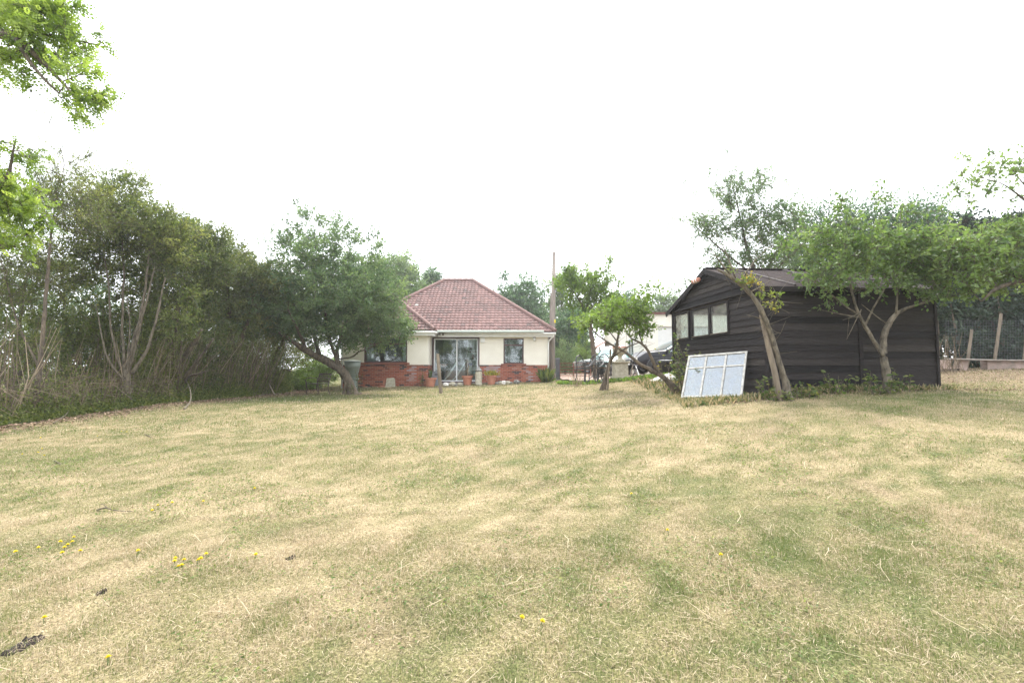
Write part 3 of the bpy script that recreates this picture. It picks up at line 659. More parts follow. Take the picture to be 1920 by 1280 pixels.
tree('hedge_tree', 'dark ivy grown hedge tree with cut limbs and crossing stems', 'tree', b3,
     [[(b3 - V3((0, 0, .0700)), .1820), pt(333, 715, 13.70, .1540), pt(325, 680, 13.70, .1050), pt(310, 620, 13.80, .0630), pt(290, 560, 13.90, .0420), pt(262, 520, 13.90, .0210)],
      [pt(335, 715, 13.70, .0910), pt(345, 670, 13.60, .0770), pt(365, 640, 13.50, .0595), pt(378, 618, 13.40, .0490)],
      [pt(338, 720, 13.70, .0840), pt(360, 690, 13.60, .0490), pt(385, 655, 13.50, .0280), pt(400, 635, 13.50, .0210)],
      [pt(328, 690, 13.70, .0630), pt(318, 630, 13.60, .0420), pt(335, 560, 13.60, .0350), pt(350, 500, 13.70, .0210)],
      [pt(330, 640, 13.60, .0350), pt(330, 600, 13.50, .0315), pt(345, 540, 13.50, .0175)],
      [pt(320, 720, 13.70, .0560), pt(300, 700, 13.70, .0350), pt(285, 640, 13.80, .0210)],
      [pt(342, 722, 13.70, .0630), pt(352, 705, 13.50, .0350), pt(372, 700, 13.30, .0210), pt(395, 693, 13.10, .0140)]],
     [bl(330, 480, 60, 60, 13.90, 1.2), bl(380, 500, 50, 50, 14.10, 1.1), bl(290, 520, 55, 55, 14.10, 1.1), bl(300, 600, 60, 60, 14.50, .8, .8), bl(370, 580, 50, 50, 14.50, .8, .7), bl(350, 440, 40, 25, 14.10, .8), bl(395, 460, 25, 30, 14.10, .7),
      bl(290, 660, 35, 30, 14.60, .6, .6), bl(380, 660, 45, 50, 14.60, .6, .6)],
     lf_dark, bark, ncl=460, twig=6, sl=.46, lpt=16, lsize=.075, seed=13, spread=.045, tintv=.24, group='hedgerow trees along the left of the lawn', bare_tw=220, tint0=.45)
b4 = GP(440, 16.40)
tree('hedge_tree', 'yellowish green hedge tree above the thicket of dry canes', 'tree', b4,
     [[(b4 - V3((0, 0, .1)), .16), pt(440, 690, 16.40, .12), pt(430, 600, 16.50, .08), pt(425, 520, 16.60, .04), pt(420, 470, 16.60, .015)], [pt(438, 680, 16.40, .08), pt(465, 600, 16.50, .05), pt(485, 530, 16.70, .02)]],
     [bl(415, 500, 45, 45, 16.50, 1.3), bl(460, 520, 45, 40, 16.70, 1.3), bl(430, 560, 60, 45, 16.50, 1.2), bl(380, 560, 35, 55, 16.10, 1.0), bl(420, 460, 22, 18, 16.50, .6, .6), bl(500, 540, 40, 35, 17.10, 1.1), bl(480, 600, 50, 35, 16.90, 1, .7)],
     lf_yel, bark, ncl=400, twig=6, sl=.5, lpt=14, lsize=.085, seed=14, spread=.05, tintv=.24, group='hedgerow trees along the left of the lawn', bare_tw=60, tint0=.42)
b5 = GP(520, 19.0)
tree('hedge_tree', 'small hedge tree with a broken pale limb behind the garden chair', 'tree', b5,
     [[(b5 - V3((0, 0, .1)), .14), pt(516, 700, 18.6, .11), pt(514, 680, 18.5, .09), pt(520, 660, 18.5, .07), pt(530, 640, 18.6, .05), pt(535, 600, 18.8, .02)],
      [pt(517, 698, 18.5, .05), pt(535, 692, 18.2, .04), pt(546, 696, 18, .025)], [pt(540, 694, 18.1, .025), pt(556, 685, 18, .012)]],
     [bl(530, 600, 50, 60, 19.5, 1.2), bl(480, 560, 50, 50, 20, 1.4), bl(560, 650, 45, 35, 20.5, 1.1), bl(520, 510, 40, 25, 20, 1.2), bl(460, 500, 35, 20, 20, 1.2, .6)],
     lf_yel, bark, ncl=200, twig=6, sl=.5, lpt=12, lsize=.085, seed=15, spread=.06, tintv=.24, group='hedgerow trees along the left of the lawn', tint0=.5)
# darker shrubs closing the hedge behind
for i, (px, D_, h, lab) in enumerate([(20, 11.5, 4.0, 'dark shrub behind the feathery tree at the left edge'), (175, 13.5, 3.3, 'dark shrub seen between the pale stems of the hedge'), (330, 16.5, 4.2, 'dark shrub behind the cut hedge limbs'), (430, 19.5, 4.6, 'dark shrub behind the cane thicket'), (510, 24.0, 4.6, 'dark shrub furthest back in the hedge')]):
    g = GP(px, D_); c = g + V3((-.3, 0, h * .52))
    tree('hedge_shrub', lab, 'shrub', g, [[(g - V3((0, 0, .1)), .1), (g + V3((.05, 0, .8)), .08), (g + V3((-.1, .2, h * .6)), .04), (g + V3((.1, .1, h * .9)), .012)], [(g + V3((0, 0, .4)), .06), (g + V3((.5, .2, h * .5)), .03)], [(g + V3((0, 0, .4)), .06), (g + V3((-.6, -.2, h * .5)), .03)]],
         [(c, V3((1.5, 1.2, h * .46)), 1), (c + V3((.9, .3, -.5)), V3((.9, .9, h * .36)), .7), (c + V3((-1.0, .2, -.3)), V3((1, .9, h * .4)), .7)],
         lf_dark, bark, ncl=190, twig=5, sl=.5, lpt=13, lsize=.085, seed=30 + i, spread=.06, group='dark shrubs backing the hedge', tint0=.5)
# bright bushes beside the bungalow
for i, (px, py, D_, rx, ry, lab) in enumerate([(600, 695, 21.5, 26, 32, 'bright green bush beside the left corner of the bungalow'), (560, 715, 20.0, 30, 20, 'low bright bush behind the garden chair'), (590, 688, 23.5, 48, 44, 'large bright bush filling the gap between hedge and bungalow')]):
    g = GP(px, D_)
    tree('bush', lab, 'bush', g, [[(g - V3((0, 0, .05)), .05), (W(px, py, D_), .03), (W(px + 5, py - ry * .7, D_), .01)]], [bl(px, py, rx, ry, D_, .9), bl(px - 14, py + 4, rx * .6, ry * .8, D_ + .3, .6), bl(px + 14, py + 6, rx * .6, ry * .7, D_, .6)],
         lf_plum, bark, ncl=110, twig=5, sl=.28, lpt=12, lsize=.075, seed=40 + i, spread=.04, tint0=.4)

# airy tree behind the shed roof
D = 13.2; g = GP(1410, D)
tree('garden_tree', 'airy tree rising behind the dark shed roof', 'tree', g,
     [[(g - V3((0, 0, .0650)), .0910), (W(1412, 600, D), .0715), (W(1425, 530, D), .0585), (W(1400, 470, D), .0390), (W(1385, 400, D), .0195), (W(1370, 330, D), .0052)],
      wp(D, (1425, 530, .0455), (1400, 505, .0325), (1345, 460, .0195), (1300, 420, .0065)), wp(D, (1425, 530, .0455), (1450, 480, .0325), (1490, 430, .0195), (1500, 400, .0065)),
      wp(D, (1412, 560, .0390), (1440, 520, .0292), (1500, 460, .0163), (1540, 430, .0065)), wp(D, (1385, 400, .0130), (1330, 330, .0078), (1290, 295, .0026)), wp(D, (1385, 400, .0130), (1368, 320, .0065), (1368, 288, .0026)),
      wp(D, (1412, 560, .0325), (1340, 535, .0195), (1270, 520, .0097), (1240, 545, .0039)), wp(D, (1490, 430, .0117), (1480, 350, .0052), (1462, 300, .0026))],
     [bl(1400, 420, 60, 45, D, .9), bl(1330, 430, 45, 35, D, .8, .8), bl(1370, 365, 55, 30, D, .7, .8), bl(1420, 340, 40, 25, D, .6, .5), bl(1460, 420, 45, 40, D, .8), bl(1440, 480, 60, 32, D, .9), bl(1350, 490, 45, 25, D, .7, .8), bl(1290, 540, 35, 14, D, .5, .45), bl(1250, 545, 18, 9, D, .3, .3), bl(1295, 415, 25, 10, D, .4, .4),
      bl(1310, 300, 14, 8, D, .2, .22), bl(1368, 292, 6, 10, D, .12, .14), bl(1340, 325, 25, 8, D, .3, .3), bl(1385, 325, 20, 10, D, .3, .3), bl(1285, 350, 14, 8, D, .2, .25), bl(1495, 365, 10, 10, D, .2, .18), bl(1450, 350, 30, 10, D, .4, .3), bl(1260, 420, 10, 8, D, .2, .2)],
     lf_airy, bark, ncl=470, twig=5, sl=.3, lpt=9, lsize=.066, seed=21, spread=.03, up=.2, shell=1.8)
# leaning sickly tree tied to a stake, in front of the shed corner
D = 7.7; g = GP(1480, D - .1)
tree('leaning_tree', 'leaning bare trunked tree with a few yellow leaves before the shed corner', 'tree', g,
     [[(g - V3((0, 0, .0640)), .0600), (W(1473, 715, D), .0496), (W(1462, 680, D), .0448), (W(1452, 650, D), .0432), (W(1440, 612, D - .0400), .0448), (W(1424, 575, D - .0800), .0432), (W(1406, 548, D - .0800), .0400), (W(1385, 528, D - .0800), .0360), (W(1362, 513, D - .0800), .0280), (W(1345, 505, D - .0800), .0144)],
      wp(D - .1, (1405, 548, .0160), (1425, 540, .0112), (1445, 525, .0048)), wp(D - .1, (1380, 525, .0200), (1372, 500, .0128), (1362, 470, .0080), (1345, 440, .0040)), wp(D - .1, (1390, 530, .0160), (1400, 500, .0112), (1425, 475, .0064), (1455, 455, .0032)),
      wp(D - .1, (1372, 518, .0144), (1350, 490, .0096), (1330, 465, .0040)), wp(D, (1437, 600, .0096), (1420, 595, .0064), (1400, 590, .0032)), wp(D, (1446, 630, .0064), (1458, 622, .0040), (1464, 624, .0024)), wp(D, (1428, 580, .0096), (1445, 565, .0072), (1462, 552, .0032))],
     [bl(1400, 530, 22, 16, D - .1, .2, .5), bl(1448, 565, 14, 12, D - .1, .15, .6), bl(1372, 508, 14, 10, D - .1, .15, .3), bl(1425, 545, 14, 10, D - .1, .15, .4), bl(1462, 555, 8, 6, D - .1, .1, .3)],
     lf_sick, barkp, ncl=20, twig=3, sl=.10, lpt=6, lsize=.05, tmpl='oval', seed=22, spread=.015, bare_tw=70, wob=.03, tint0=.42, tintv=.3)
# forked pear-like tree before the long shed wall
D = 7.85; g = GP(1668, D - .05)
tree('forked_tree', 'forked tree with glossy leaves standing against the long shed wall', 'tree', g,
     [[(g - V3((0, 0, .0624)), .0858), (W(1664, 705, D), .0608), (W(1658, 670, D), .0546), (W(1658, 640, D), .0468), (W(1664, 612, D), .0437), (W(1680, 590, D), .0351), (W(1700, 578, D), .0234), (W(1740, 565, D - .1560), .0140), (W(1790, 550, D - .3120), .0062)],
      wp(D, (1656, 668, .0351), (1640, 640, .0328), (1625, 615, .0312), (1612, 590, .0234), (1600, 560, .0172), (1585, 500, .0094), (1580, 430, .0039)),
      wp(D, (1622, 610, .0195), (1634, 585, .0172), (1650, 555, .0140), (1675, 520, .0094), (1690, 460, .0055), (1688, 380, .0023)),
      wp(D, (1680, 590, .0195), (1685, 560, .0156), (1680, 520, .0109), (1685, 450, .0047)),
      wp(D, (1612, 590, .0140), (1580, 575, .0109), (1550, 540, .0078, D - .1560), (1510, 520, .0039, D - .2340)), wp(D, (1615, 595, .0109), (1570, 588, .0078), (1535, 580, .0039)),
      wp(D - .1, (1615, 580, .0094), (1600, 610, .0070), (1587, 637, .0031)), wp(D - .1, (1660, 605, .0109), (1640, 590, .0078), (1615, 570, .0047)),
      wp(D - .1, (1614, 585, .0094), (1598, 595, .0062), (1580, 600, .0031))],
     [bl(1600, 470, 70, 45, D, .8), bl(1550, 520, 45, 28, D, .6), bl(1680, 470, 55, 45, D, .7), bl(1650, 525, 70, 24, D, .6, .5), bl(1730, 500, 50, 40, D, .7), bl(1530, 450, 50, 28, D + .2, .6, .8), bl(1690, 385, 14, 40, D, .2, .4), bl(1640, 375, 18, 22, D, .25, .35), bl(1560, 400, 25, 18, D, .3, .35), bl(1740, 410, 22, 18, D, .3, .35), bl(1600, 385, 14, 16, D, .2, .2), bl(1480, 470, 20, 25, D, .3, .3), bl(1560, 560, 25, 12, D, .3, .4), bl(1760, 550, 30, 18, D - .2, .4, .6), bl(1600, 420, 40, 18, D, .4, .5)],
     lf_pear, barkp, ncl=330, twig=4, sl=.22, lpt=8, lsize=.062, tmpl='oval', seed=23, spread=.022, bare_tw=60, shell=1.9)
# tree at the right edge reaching in
D = 7.6; g = V3((12.2, 7.4, 0)); g[2] = gz(g[0], g[1])
tree('right_edge_tree', 'glossy leaved tree whose arching limbs reach in from the right edge', 'tree', g,
     [[(g - V3((0, 0, .0800)), .1280), (g + V3((-.1, 0, .7200)), .1040), (W(2100, 500, 7.5), .0800), (W(2000, 500, 7.4), .0480), (W(1935, 522, 7.3), .0360), (W(1890, 532, 7.2), .0304), (W(1860, 545, 7.2), .0224), (W(1840, 565, 7.1), .0096)],
      wp(7.3, (1935, 522, .0280), (1880, 520, .0240), (1850, 500, .0192), (1810, 480, .0144), (1770, 490, .0080)), [(g + V3((-.1, 0, .7200)), .0720), (W(2080, 440, 7.6), .0560), (W(1990, 420, 7.6), .0320), (W(1920, 376, 7.6), .0176), (W(1880, 345, 7.6), .0096), (W(1830, 330, 7.6), .0032)],
      wp(7.6, (1895, 355, .0096), (1850, 370, .0056), (1800, 400, .0024)), wp(7.4, (1880, 520, .0160), (1800, 510, .0112), (1740, 530, .0048)), wp(7.6, (1960, 400, .0160), (1900, 320, .0080), (1875, 285, .0032))],
     [bl(1850, 460, 60, 40, 7.5, .7), bl(1780, 490, 60, 42, 7.4, .7), bl(1890, 510, 50, 30, 7.3, .6), bl(1800, 535, 45, 22, 7.3, .5, .7), bl(1900, 430, 40, 25, 7.5, .6), bl(1860, 330, 45, 22, 7.6, .5, .5), bl(1820, 370, 40, 14, 7.6, .4, .35), bl(1900, 310, 25, 14, 7.6, .3, .4), bl(1875, 290, 12, 10, 7.6, .2, .2), bl(1990, 450, 70, 90, 7.5, .9), bl(1800, 330, 16, 5, 7.6, .15, .12), bl(1900, 545, 20, 10, 7.2, .3, .4), bl(1730, 450, 40, 25, 7.7, .5, .6), bl(1790, 345, 20, 8, 7.6, .2, .15), bl(1840, 300, 25, 10, 7.6, .25, .2), bl(1905, 360, 30, 18, 7.6, .4, .4)],
     lf_pear, bark, ncl=420, twig=4, sl=.22, lpt=8, lsize=.062, tmpl='oval', seed=24, spread=.022, tint0=.55, shell=1.9)
# two small trees by the patio
D = 11.5; g = GP(1130, D)
tree('young_tree', 'small bent tree tied to a stake in front of the stone urn', 'tree', g,
     [[(g - V3((0, 0, .05)), .075), (W(1134, 712, D), .05), (W(1139, 690, D), .045), (W(1148, 672, D), .045), (W(1156, 655, D), .042), (W(1158, 638, D), .035), (W(1162, 618, D), .022), (W(1160, 590, D), .01)],
      wp(D, (1148, 672, .02), (1165, 655, .014), (1185, 645, .008)), wp(D, (1157, 640, .018), (1140, 615, .012), (1120, 600, .006)), wp(D, (1139, 690, .014), (1125, 688, .01), (1110, 690, .004))],
     [bl(1145, 595, 32, 22, D, .5), bl(1120, 605, 25, 15, D, .4, .7), bl(1170, 600, 30, 20, D, .5), bl(1110, 592, 14, 10, D, .3, .5), bl(1150, 575, 25, 8, D, .3, .4)],
     lf_plum, bark, ncl=80, twig=4, sl=.22, lpt=8, lsize=.085, tmpl='oval', seed=25, spread=.025, bare_tw=50)
D = 10.0; g = GP(1272, D)
tree('young_tree', 'small tree leaning far to the left beside the discarded window', 'tree', g,
     [[(g - V3((0, 0, .05)), .09), (W(1258, 722, D), .062), (W(1243, 705, D), .055), (W(1225, 695, D), .042), (W(1200, 682, D), .036), (W(1180, 665, D), .032), (W(1165, 655, D), .028), (W(1150, 648, D), .024), (W(1130, 635, D), .02), (W(1112, 620, D), .014), (W(1105, 605, D), .006)],
      wp(D, (1236, 701, .04), (1228, 685, .034), (1218, 662, .03), (1208, 648, .026), (1196, 640, .022), (1182, 635, .014), (1172, 620, .008)),
      wp(D, (1205, 645, .016), (1200, 625, .012), (1185, 600, .008), (1180, 575, .004)), wp(D, (1198, 642, .014), (1178, 648, .01), (1166, 658, .006)), wp(D, (1208, 648, .012), (1212, 641, .008), (1214, 655, .004)),
      wp(D, (1207, 655, .01), (1195, 662, .008), (1188, 675, .004)), wp(D, (1215, 695, .01), (1205, 705, .008), (1190, 715, .005)), wp(D, (1130, 635, .012), (1135, 610, .01), (1140, 585, .005))],
     [bl(1195, 600, 22, 28, D, .4), bl(1175, 590, 25, 22, D, .4), bl(1200, 570, 20, 15, D, .35, .7), bl(1105, 608, 22, 12, D, .35, .7), bl(1140, 585, 20, 14, D, .35, .7), bl(1215, 545, 22, 18, D, .4, .45), bl(1085, 640, 16, 12, D, .3, .15), bl(1190, 625, 15, 10, D, .3, .4)],
     lf_plum, bark, ncl=80, twig=4, sl=.22, lpt=8, lsize=.07, tmpl='oval', seed=26, spread=.022, bare_tw=110)
# leafy tree behind the gate, between pole and garage
D = 19.0; g = GP(1118, D); g[2] = gz(g[0], D)
tree('yard_tree', 'leafy tree with a tall top shoot between the pole and the garage', 'tree', g,
     [[(g - V3((0, 0, .1)), .12), (W(1112, 650, D), .09), (W(1105, 600, D), .07), (W(1100, 560, D), .05), (W(1120, 520, D), .025), (W(1148, 495, D), .01)], wp(D, (1105, 600, .05), (1085, 560, .035), (1062, 530, .012)), wp(D, (1103, 580, .04), (1135, 560, .025), (1155, 545, .01))],
     [bl(1085, 535, 38, 26, D, 1.0), bl(1120, 545, 35, 32, D, 1), bl(1065, 520, 25, 15, D, .7, .8), bl(1146, 500, 10, 16, D, .3, .4), bl(1135, 580, 30, 25, D, .8), bl(1095, 580, 25, 25, D, .7, .6), bl(1128, 515, 12, 10, D, .3, .4)],
     lf_plum, bark, ncl=150, twig=5, sl=.38, lpt=11, lsize=.11, tmpl='oval', seed=27, spread=.05, tint0=.38, shell=1.8)

# trees beyond the buildings
def far_tree(px, py, rx, ry, D, lm, label, seed, ncl=170, ls=.2, name='background_tree', extra=()):
    g = GP(px, D); g[2] = gz(g[0], D) - .1
    c = W(px, py, D); top = W(px, py - ry * .6, D)
    r_ = rx * D / F
    tree(name, label, 'tree', g, [[(g, .3), ((g + c) / 2, .24), (c, .16), (top, .04)], [((g + c) / 2, .15), (c + V3((r_ * .5, 0, .2)), .05)], [((g + c) / 2, .15), (c + V3((-r_ * .5, .3, .3)), .05)]],
         [bl(px, py, rx, ry, D, rx * D / F * .8)] + [bl(px + ex * rx, py + ey * ry, rx * er, ry * er, D, rx * er * D / F * .8) for ex, ey, er in [(-.55, .1, .55), (.55, .15, .55), (-.2, -.55, .5), (.3, -.5, .5), (0, .5, .6), (-.5, .65, .5), (.55, .7, .5)]] + list(extra),
         lm, bark, ncl=ncl, twig=6, sl=.85, lpt=13, lsize=ls, seed=seed, spread=.12, up=.1, group='trees beyond the buildings', brad=1.6, shell=2.4, tintv=.2)
far_tree(968, 590, 55, 68, 38, lf_far, 'dense dark oak behind the right slope of the bungalow roof', 51, 300, .24)
far_tree(1052, 600, 42, 85, 42, lf_farpale, 'pale tall tree directly behind the wooden pole', 52, 220, .24)
far_tree(1065, 640, 38, 55, 33, lf_far, 'dark rounded tree behind the field gate', 53, 200, .2)
far_tree(745, 545, 55, 62, 36, lf_farpale, 'pale tree behind the left end of the bungalow roof', 54, 240, .22)
far_tree(810, 545, 22, 38, 40, lf_far, 'darker narrow tree rising over the ridge left end', 55, 110, .22)
far_tree(1245, 585, 45, 28, 46, lf_farpale, 'low pale tree over the flat garage roof', 56, 120, .24)
far_tree(1180, 600, 40, 45, 48, lf_far, 'far tree filling the gap left of the garage roof', 57, 120, .26)
far_tree(1560, 470, 85, 75, 17.5, lf_far, 'bushy tree hidden behind the shed ridge', 58, 260, .11)
far_tree(1700, 470, 80, 80, 16.5, lf_far, 'dark tree behind the right end of the shed', 59, 260, .11)
far_tree(645, 540, 60, 60, 42, lf_far, 'far tree behind the leaning tree crown', 60, 140, .25)
far_tree(420, 560, 80, 90, 40, lf_farpale, 'far pale tree glimpsed over the hedge', 61, 140, .25)
far_tree(120, 600, 120, 110, 34, lf_far, 'far tree glimpsed through the hedge gaps at left', 62, 160, .25)
far_tree(1990, 520, 110, 110, 20, lf_far, 'dark tree beyond the right fence', 63, 160, .16)
# trees at the camera's back, seen only as reflections in the panes
for k, (x_, y_, h_, lm_, lab) in enumerate([(-11, -13, 8.5, lf_far, 'dark tree behind the viewer at left, mirrored in the bungalow glass'), (-3.5, -17, 9.5, lf_apple, 'tall tree behind the viewer mirrored in the sliding door'), (4.5, -14, 8, lf_far, 'rounded tree behind the viewer at right'), (12, -17, 9, lf_farpale, 'pale tree furthest right behind the viewer')]):
    g = V3((x_, y_, gz(x_, y_) - .1)); c = g + V3((0, 0, h_ * .55))
    tree('garden_boundary_tree', lab, 'tree', g, [[(g, .25), (g + V3((.1, 0, h_ * .4)), .18), (c + V3((0, 0, h_ * .3)), .05)], [(g + V3((.1, 0, h_ * .3)), .1), (c + V3((2, .4, .5)), .04)], [(g + V3((.1, 0, h_ * .3)), .1), (c + V3((-2, -.4, .5)), .04)]],
         [(c, V3((3.6, 2.2, h_ * .42)), 1), (c + V3((2.2, 0, -.8)), V3((2.4, 1.8, h_ * .34)), .8), (c + V3((-2.2, 0, -1)), V3((2.4, 1.8, h_ * .32)), .8)], lm_, bark, ncl=170, twig=5, sl=.8, lpt=9, lsize=.24, seed=90 + k, spread=.12, group='trees behind the viewer', brad=1.6)
# shrubs at the gate
for i, (px, py, D_, rx, ry, lm, lab) in enumerate([(1060, 672, 27, 22, 28, lf_farpale, 'pale green shrub just behind the gate by the black box'), (1098, 668, 29, 20, 30, lf_plum, 'bright shrub between gate and garage canopy')]):
    g = GP(px, D_)
    tree('bush', lab, 'bush', g, [[(g - V3((0, 0, .05)), .05), (W(px, py, D_), .03), (W(px + 3, py - ry * .7, D_), .01)]], [bl(px, py, rx, ry, D_, .8), bl(px - 8, py + 12, rx * .8, ry * .7, D_, .7), bl(px + 10, py + 14, rx * .8, ry * .7, D_, .7)],
         lm, bark, ncl=90, twig=6, sl=.45, lpt=11, lsize=.10, tmpl='narrow', seed=70 + i, spread=.05, up=.6)
# ivy bank behind the right fence
g = W(1860, 690, 14.6); g[2] = gz(g[0], g[1])
limbs = []
r = np.random.default_rng(8)
for i in range(16):
    p = W(1755 + i * 16, 690, 14.3 + r.uniform(-.2, .6)); p[2] = gz(p[0], p[1]) - .1
    h = r.uniform(1.6, 3.4); q = p + V3((r.uniform(-.5, .5), r.uniform(0, .5), h))
    limbs.append([(p, .05), ((p + q) / 2 + r.normal(0, .1, 3), .035), (q, .012)])
tree('ivy_bank', 'dark glossy ivy bank rising behind the wire fence at right', 'ivy', g, limbs,
     [bl(1800, 590, 50, 40, 14.6, .6), bl(1870, 580, 55, 50, 14.7, .6), bl(1940, 590, 50, 60, 14.6, .6), bl(1830, 530, 70, 40, 15, .7), bl(1900, 510, 60, 50, 15.2, .8), bl(1790, 500, 50, 40, 15.2, .8), bl(1850, 640, 50, 24, 14.3, .4), bl(1910, 640, 45, 26, 14.3, .4), bl(1790, 640, 30, 24, 14.4, .4), bl(1770, 600, 25, 50, 15, .5), bl(1800, 668, 40, 14, 14.2, .3), bl(1870, 668, 40, 14, 14.2, .3), bl(1940, 668, 50, 14, 14.2, .3), bl(2010, 660, 50, 20, 14.2, .3), bl(1850, 600, 80, 70, 15.6, .5), bl(1960, 600, 80, 70, 15.6, .5), bl(2000, 560, 70, 100, 14.8, .8), bl(1800, 440, 50, 30, 15.6, .8), bl(1880, 440, 60, 35, 15.6, .9)],
     lf_ivy, bark, ncl=1150, twig=5, sl=.34, lpt=14, lsize=.115, tmpl='oval', seed=81, spread=.06, up=0, shell=1.6, tintv=.2)

# ------------------------------------------------------------------ bungalow
YR, YW = 22.0, 21.1
def X(px, D=YR): return W(px, 680, D)[0]
def Z(py, D=YR): return W(960, py, D)[2]
XL, XI, XR = X(640, YW), X(809), X(1028)
BT, EV, BASE = Z(684), Z(626), .35
hs = Thing('bungalow', 'cream rendered bungalow with brick plinth and red tiled hipped roof', 'house', (XI, YR, gz(XI, YR)))
T = .24
dx0, dx1, dzt = XI + .03, X(899), Z(631.5)
wx0, wx1, wz0, wz1 = X(944), X(982), Z(681.5), Z(634)
lx0, lx1, lz0, lz1 = X(682, YW), X(763, YW), Z(679.5, YW), Z(634)
def seg(x0, x1, z0, z1, y, mat, name, th=T):
    b = Bd(); b.box((x0, y, z0), (x1, y + th, z1)); return hs.part(name, b, mat)
# rendered walls, right part
seg(dx0, dx1, dzt + .002, EV + .15, YR, cream, 'rendered_wall')
seg(dx1 + .001, wx0 - .001, BT, EV + .15, YR, cream, 'rendered_wall')
seg(wx0, wx1, wz1, EV + .15, YR, cream, 'rendered_wall'); seg(wx0, wx1, BT, wz0 - .07, YR, cream, 'rendered_wall')
seg(wx1 + .001, XR, BT, EV + .15, YR, cream, 'rendered_wall')
# left wing
seg(XL, lx0 - .001, BT, EV + .15, YW, cream, 'rendered_wall'); seg(lx0, lx1, lz1, EV + .15, YW, cream, 'rendered_wall'); seg(lx1 + .001, XI - .001, BT, EV + .15, YW, cream, 'rendered_wall')
b = Bd(); b.box((XI - T, YW + T + .001, BT), (XI, YR + .6, EV + .15)); hs.part('rendered_wall', b, cream)
b = Bd(); b.box((XL, YW + T + .001, BASE), (XL + T, 30, EV + .15)); hs.part('rendered_wall', b, cream)
b = Bd(); b.box((XR - T, YR + T + .001, BASE), (XR, 30, EV + .15)); hs.part('rendered_wall', b, cream)
b = Bd(); b.box((XL, 30.001, BASE), (XR, 30.2, EV + .15)); hs.part('rendered_wall', b, cream)
# the corner bead and the lighter strip on the wing corner
b = Bd(); b.box((XI - .16, YW - .012, BT), (XI - .004, YW - .001, EV)); hs.part('corner_quoin', b, cream)
# brick plinth: mortar core and bricks one by one (too small to pick apart in the picture)
def plinth(x0, x1, y, z0, z1, seed, axis='x'):
    core = Bd()
    if axis == 'x': core.box((x0, y + .006, z0), (x1, y + T, z1))
    else: core.box((y - T, x0, z0), (y - .006, x1, z1))
    mo = hs.part('brick_plinth', core, mortar)
    r = random.Random(seed); b = Bd(); n = int((z1 - z0) / .075)
    for j in range(n + 1):
        za = z1 - (j + 1) * .075 + .01; zb = z1 - j * .075
        if za < z0: break
        xx = x0 - (.1125 if j % 2 else 0)
        while xx < x1:
            a0, a1 = max(x0, xx) + .002, min(x1, xx + .215)
            if a1 - a0 > .03:
                px = 960 + (a0 + a1) / 2 / y * F if axis == 'x' else 800
                t = r.choices([.04, .18, .36, .52, .68, .8], [1.2, 1.2, 3, 4, 2.2, .3])[0] + r.uniform(-.04, .04)
                for q0, q1 in ((765, 781), (909, 936), (986, 998)):
                    if axis == 'x' and q0 < px < q1 and r.random() < .75 and j < 10: t = r.uniform(.82, .97)
                if j == 0: t = r.choice([.05, .2, .75])
                d = r.uniform(-.0015, .002)
                if axis == 'x': b.box((a0, y - .004 + d, za), (a1, y + .02, zb), a=t)
                else: b.box((y - .02, a0, za), (y + .004 - d, a1, zb), a=t)
            xx += .225
    hs.part('brick_courses', b, brickm, mo, kind='stuff')
plinth(dx1 + .001, XR, YR, BASE, BT - .001, 1); plinth(XL, XI - .001, YW, BASE, BT - .001, 2); plinth(YW + .02, YR + .6, XI, BASE, BT - .001, 3, 'y')
# inside
b = Bd(); b.box((XL + T + .01, YW + T + .01, BASE), (XR - T - .01, 29.9, gz(-2.7, YR) + .03)); hs.part('floor', b, pm('room_floor', (.22, .19, .16), rough=.6))
b = Bd(); b.box((XL + T + .01, YW + T + .01, EV + .05), (XR - T - .01, 29.9, EV + .14)); hs.part('ceiling', b, roomw)
b = Bd(); b.box((X(866), 24.6, .5), (-.75, 24.7, EV + .05)); hs.part('inner_wall', b, roomw)
b = Bd(); b.box((-.74, YR + T + .01, .5), (-.66, 24.7, EV + .05)); hs.part('inner_wall', b, roomw)
b = Bd(); b.box((X(866) - .1, 24.6, .5), (X(866) - .001, 29.8, EV + .05)); hs.part('inner_wall', b, roomd)
b = Bd(); b.box((XI - .35, YR + .62, .5), (XI - .25, 29.8, EV + .05)); hs.part('inner_wall', b, roomd)
b = Bd(); b.box((XI - .24, 27.2, .5), (X(866) - .11, 27.3, EV + .05)); hs.part('inner_wall', b, roomd)
b = Bd(); b.box((XL + .3, 25.0, .5), (XI - .36, 25.1, EV + .05)); hs.part('inner_wall', b, roomd)
b = Bd(); b.box((-.6, 22.9, .5), (XR - .3, 23.0, EV + .05)); hs.part('inner_wall', b, pm('grey_blind', (.13, .135, .14), rough=.9))
# sliding doors
def frame(x0, x1, z0, z1, y, w, d, mat, name, under=None):
    b = Bd(); b.box((x0, y, z0), (x0 + w, y + d, z1)).box((x1 - w, y, z0), (x1, y + d, z1)).box((x0 + w, y, z1 - w), (x1 - w, y + d, z1)).box((x0 + w, y, z0), (x1 - w, y + d, z0 + w))
    return hs.part(name, b, mat, under)
dz0 = Z(716)
df = frame(dx0, dx1, dz0 - .04, dzt, YR + .03, .07, .14, brownfr, 'door_frame')
mid = X(856)
p1 = frame(dx0 + .075, mid + .03, dz0 + .03, dzt - .075, YR + .06, .055, .04, whitealu, 'sliding_panel', df)
p2 = frame(mid - .03, dx1 - .075, dz0 + .03, dzt - .075, YR + .105, .055, .04, whitealu, 'sliding_panel', df)
b = Bd(); b.box((dx0 + .13, YR + .078, dz0 + .085), (mid - .025, YR + .083, dzt - .13)); hs.part('pane', b, glass, df)
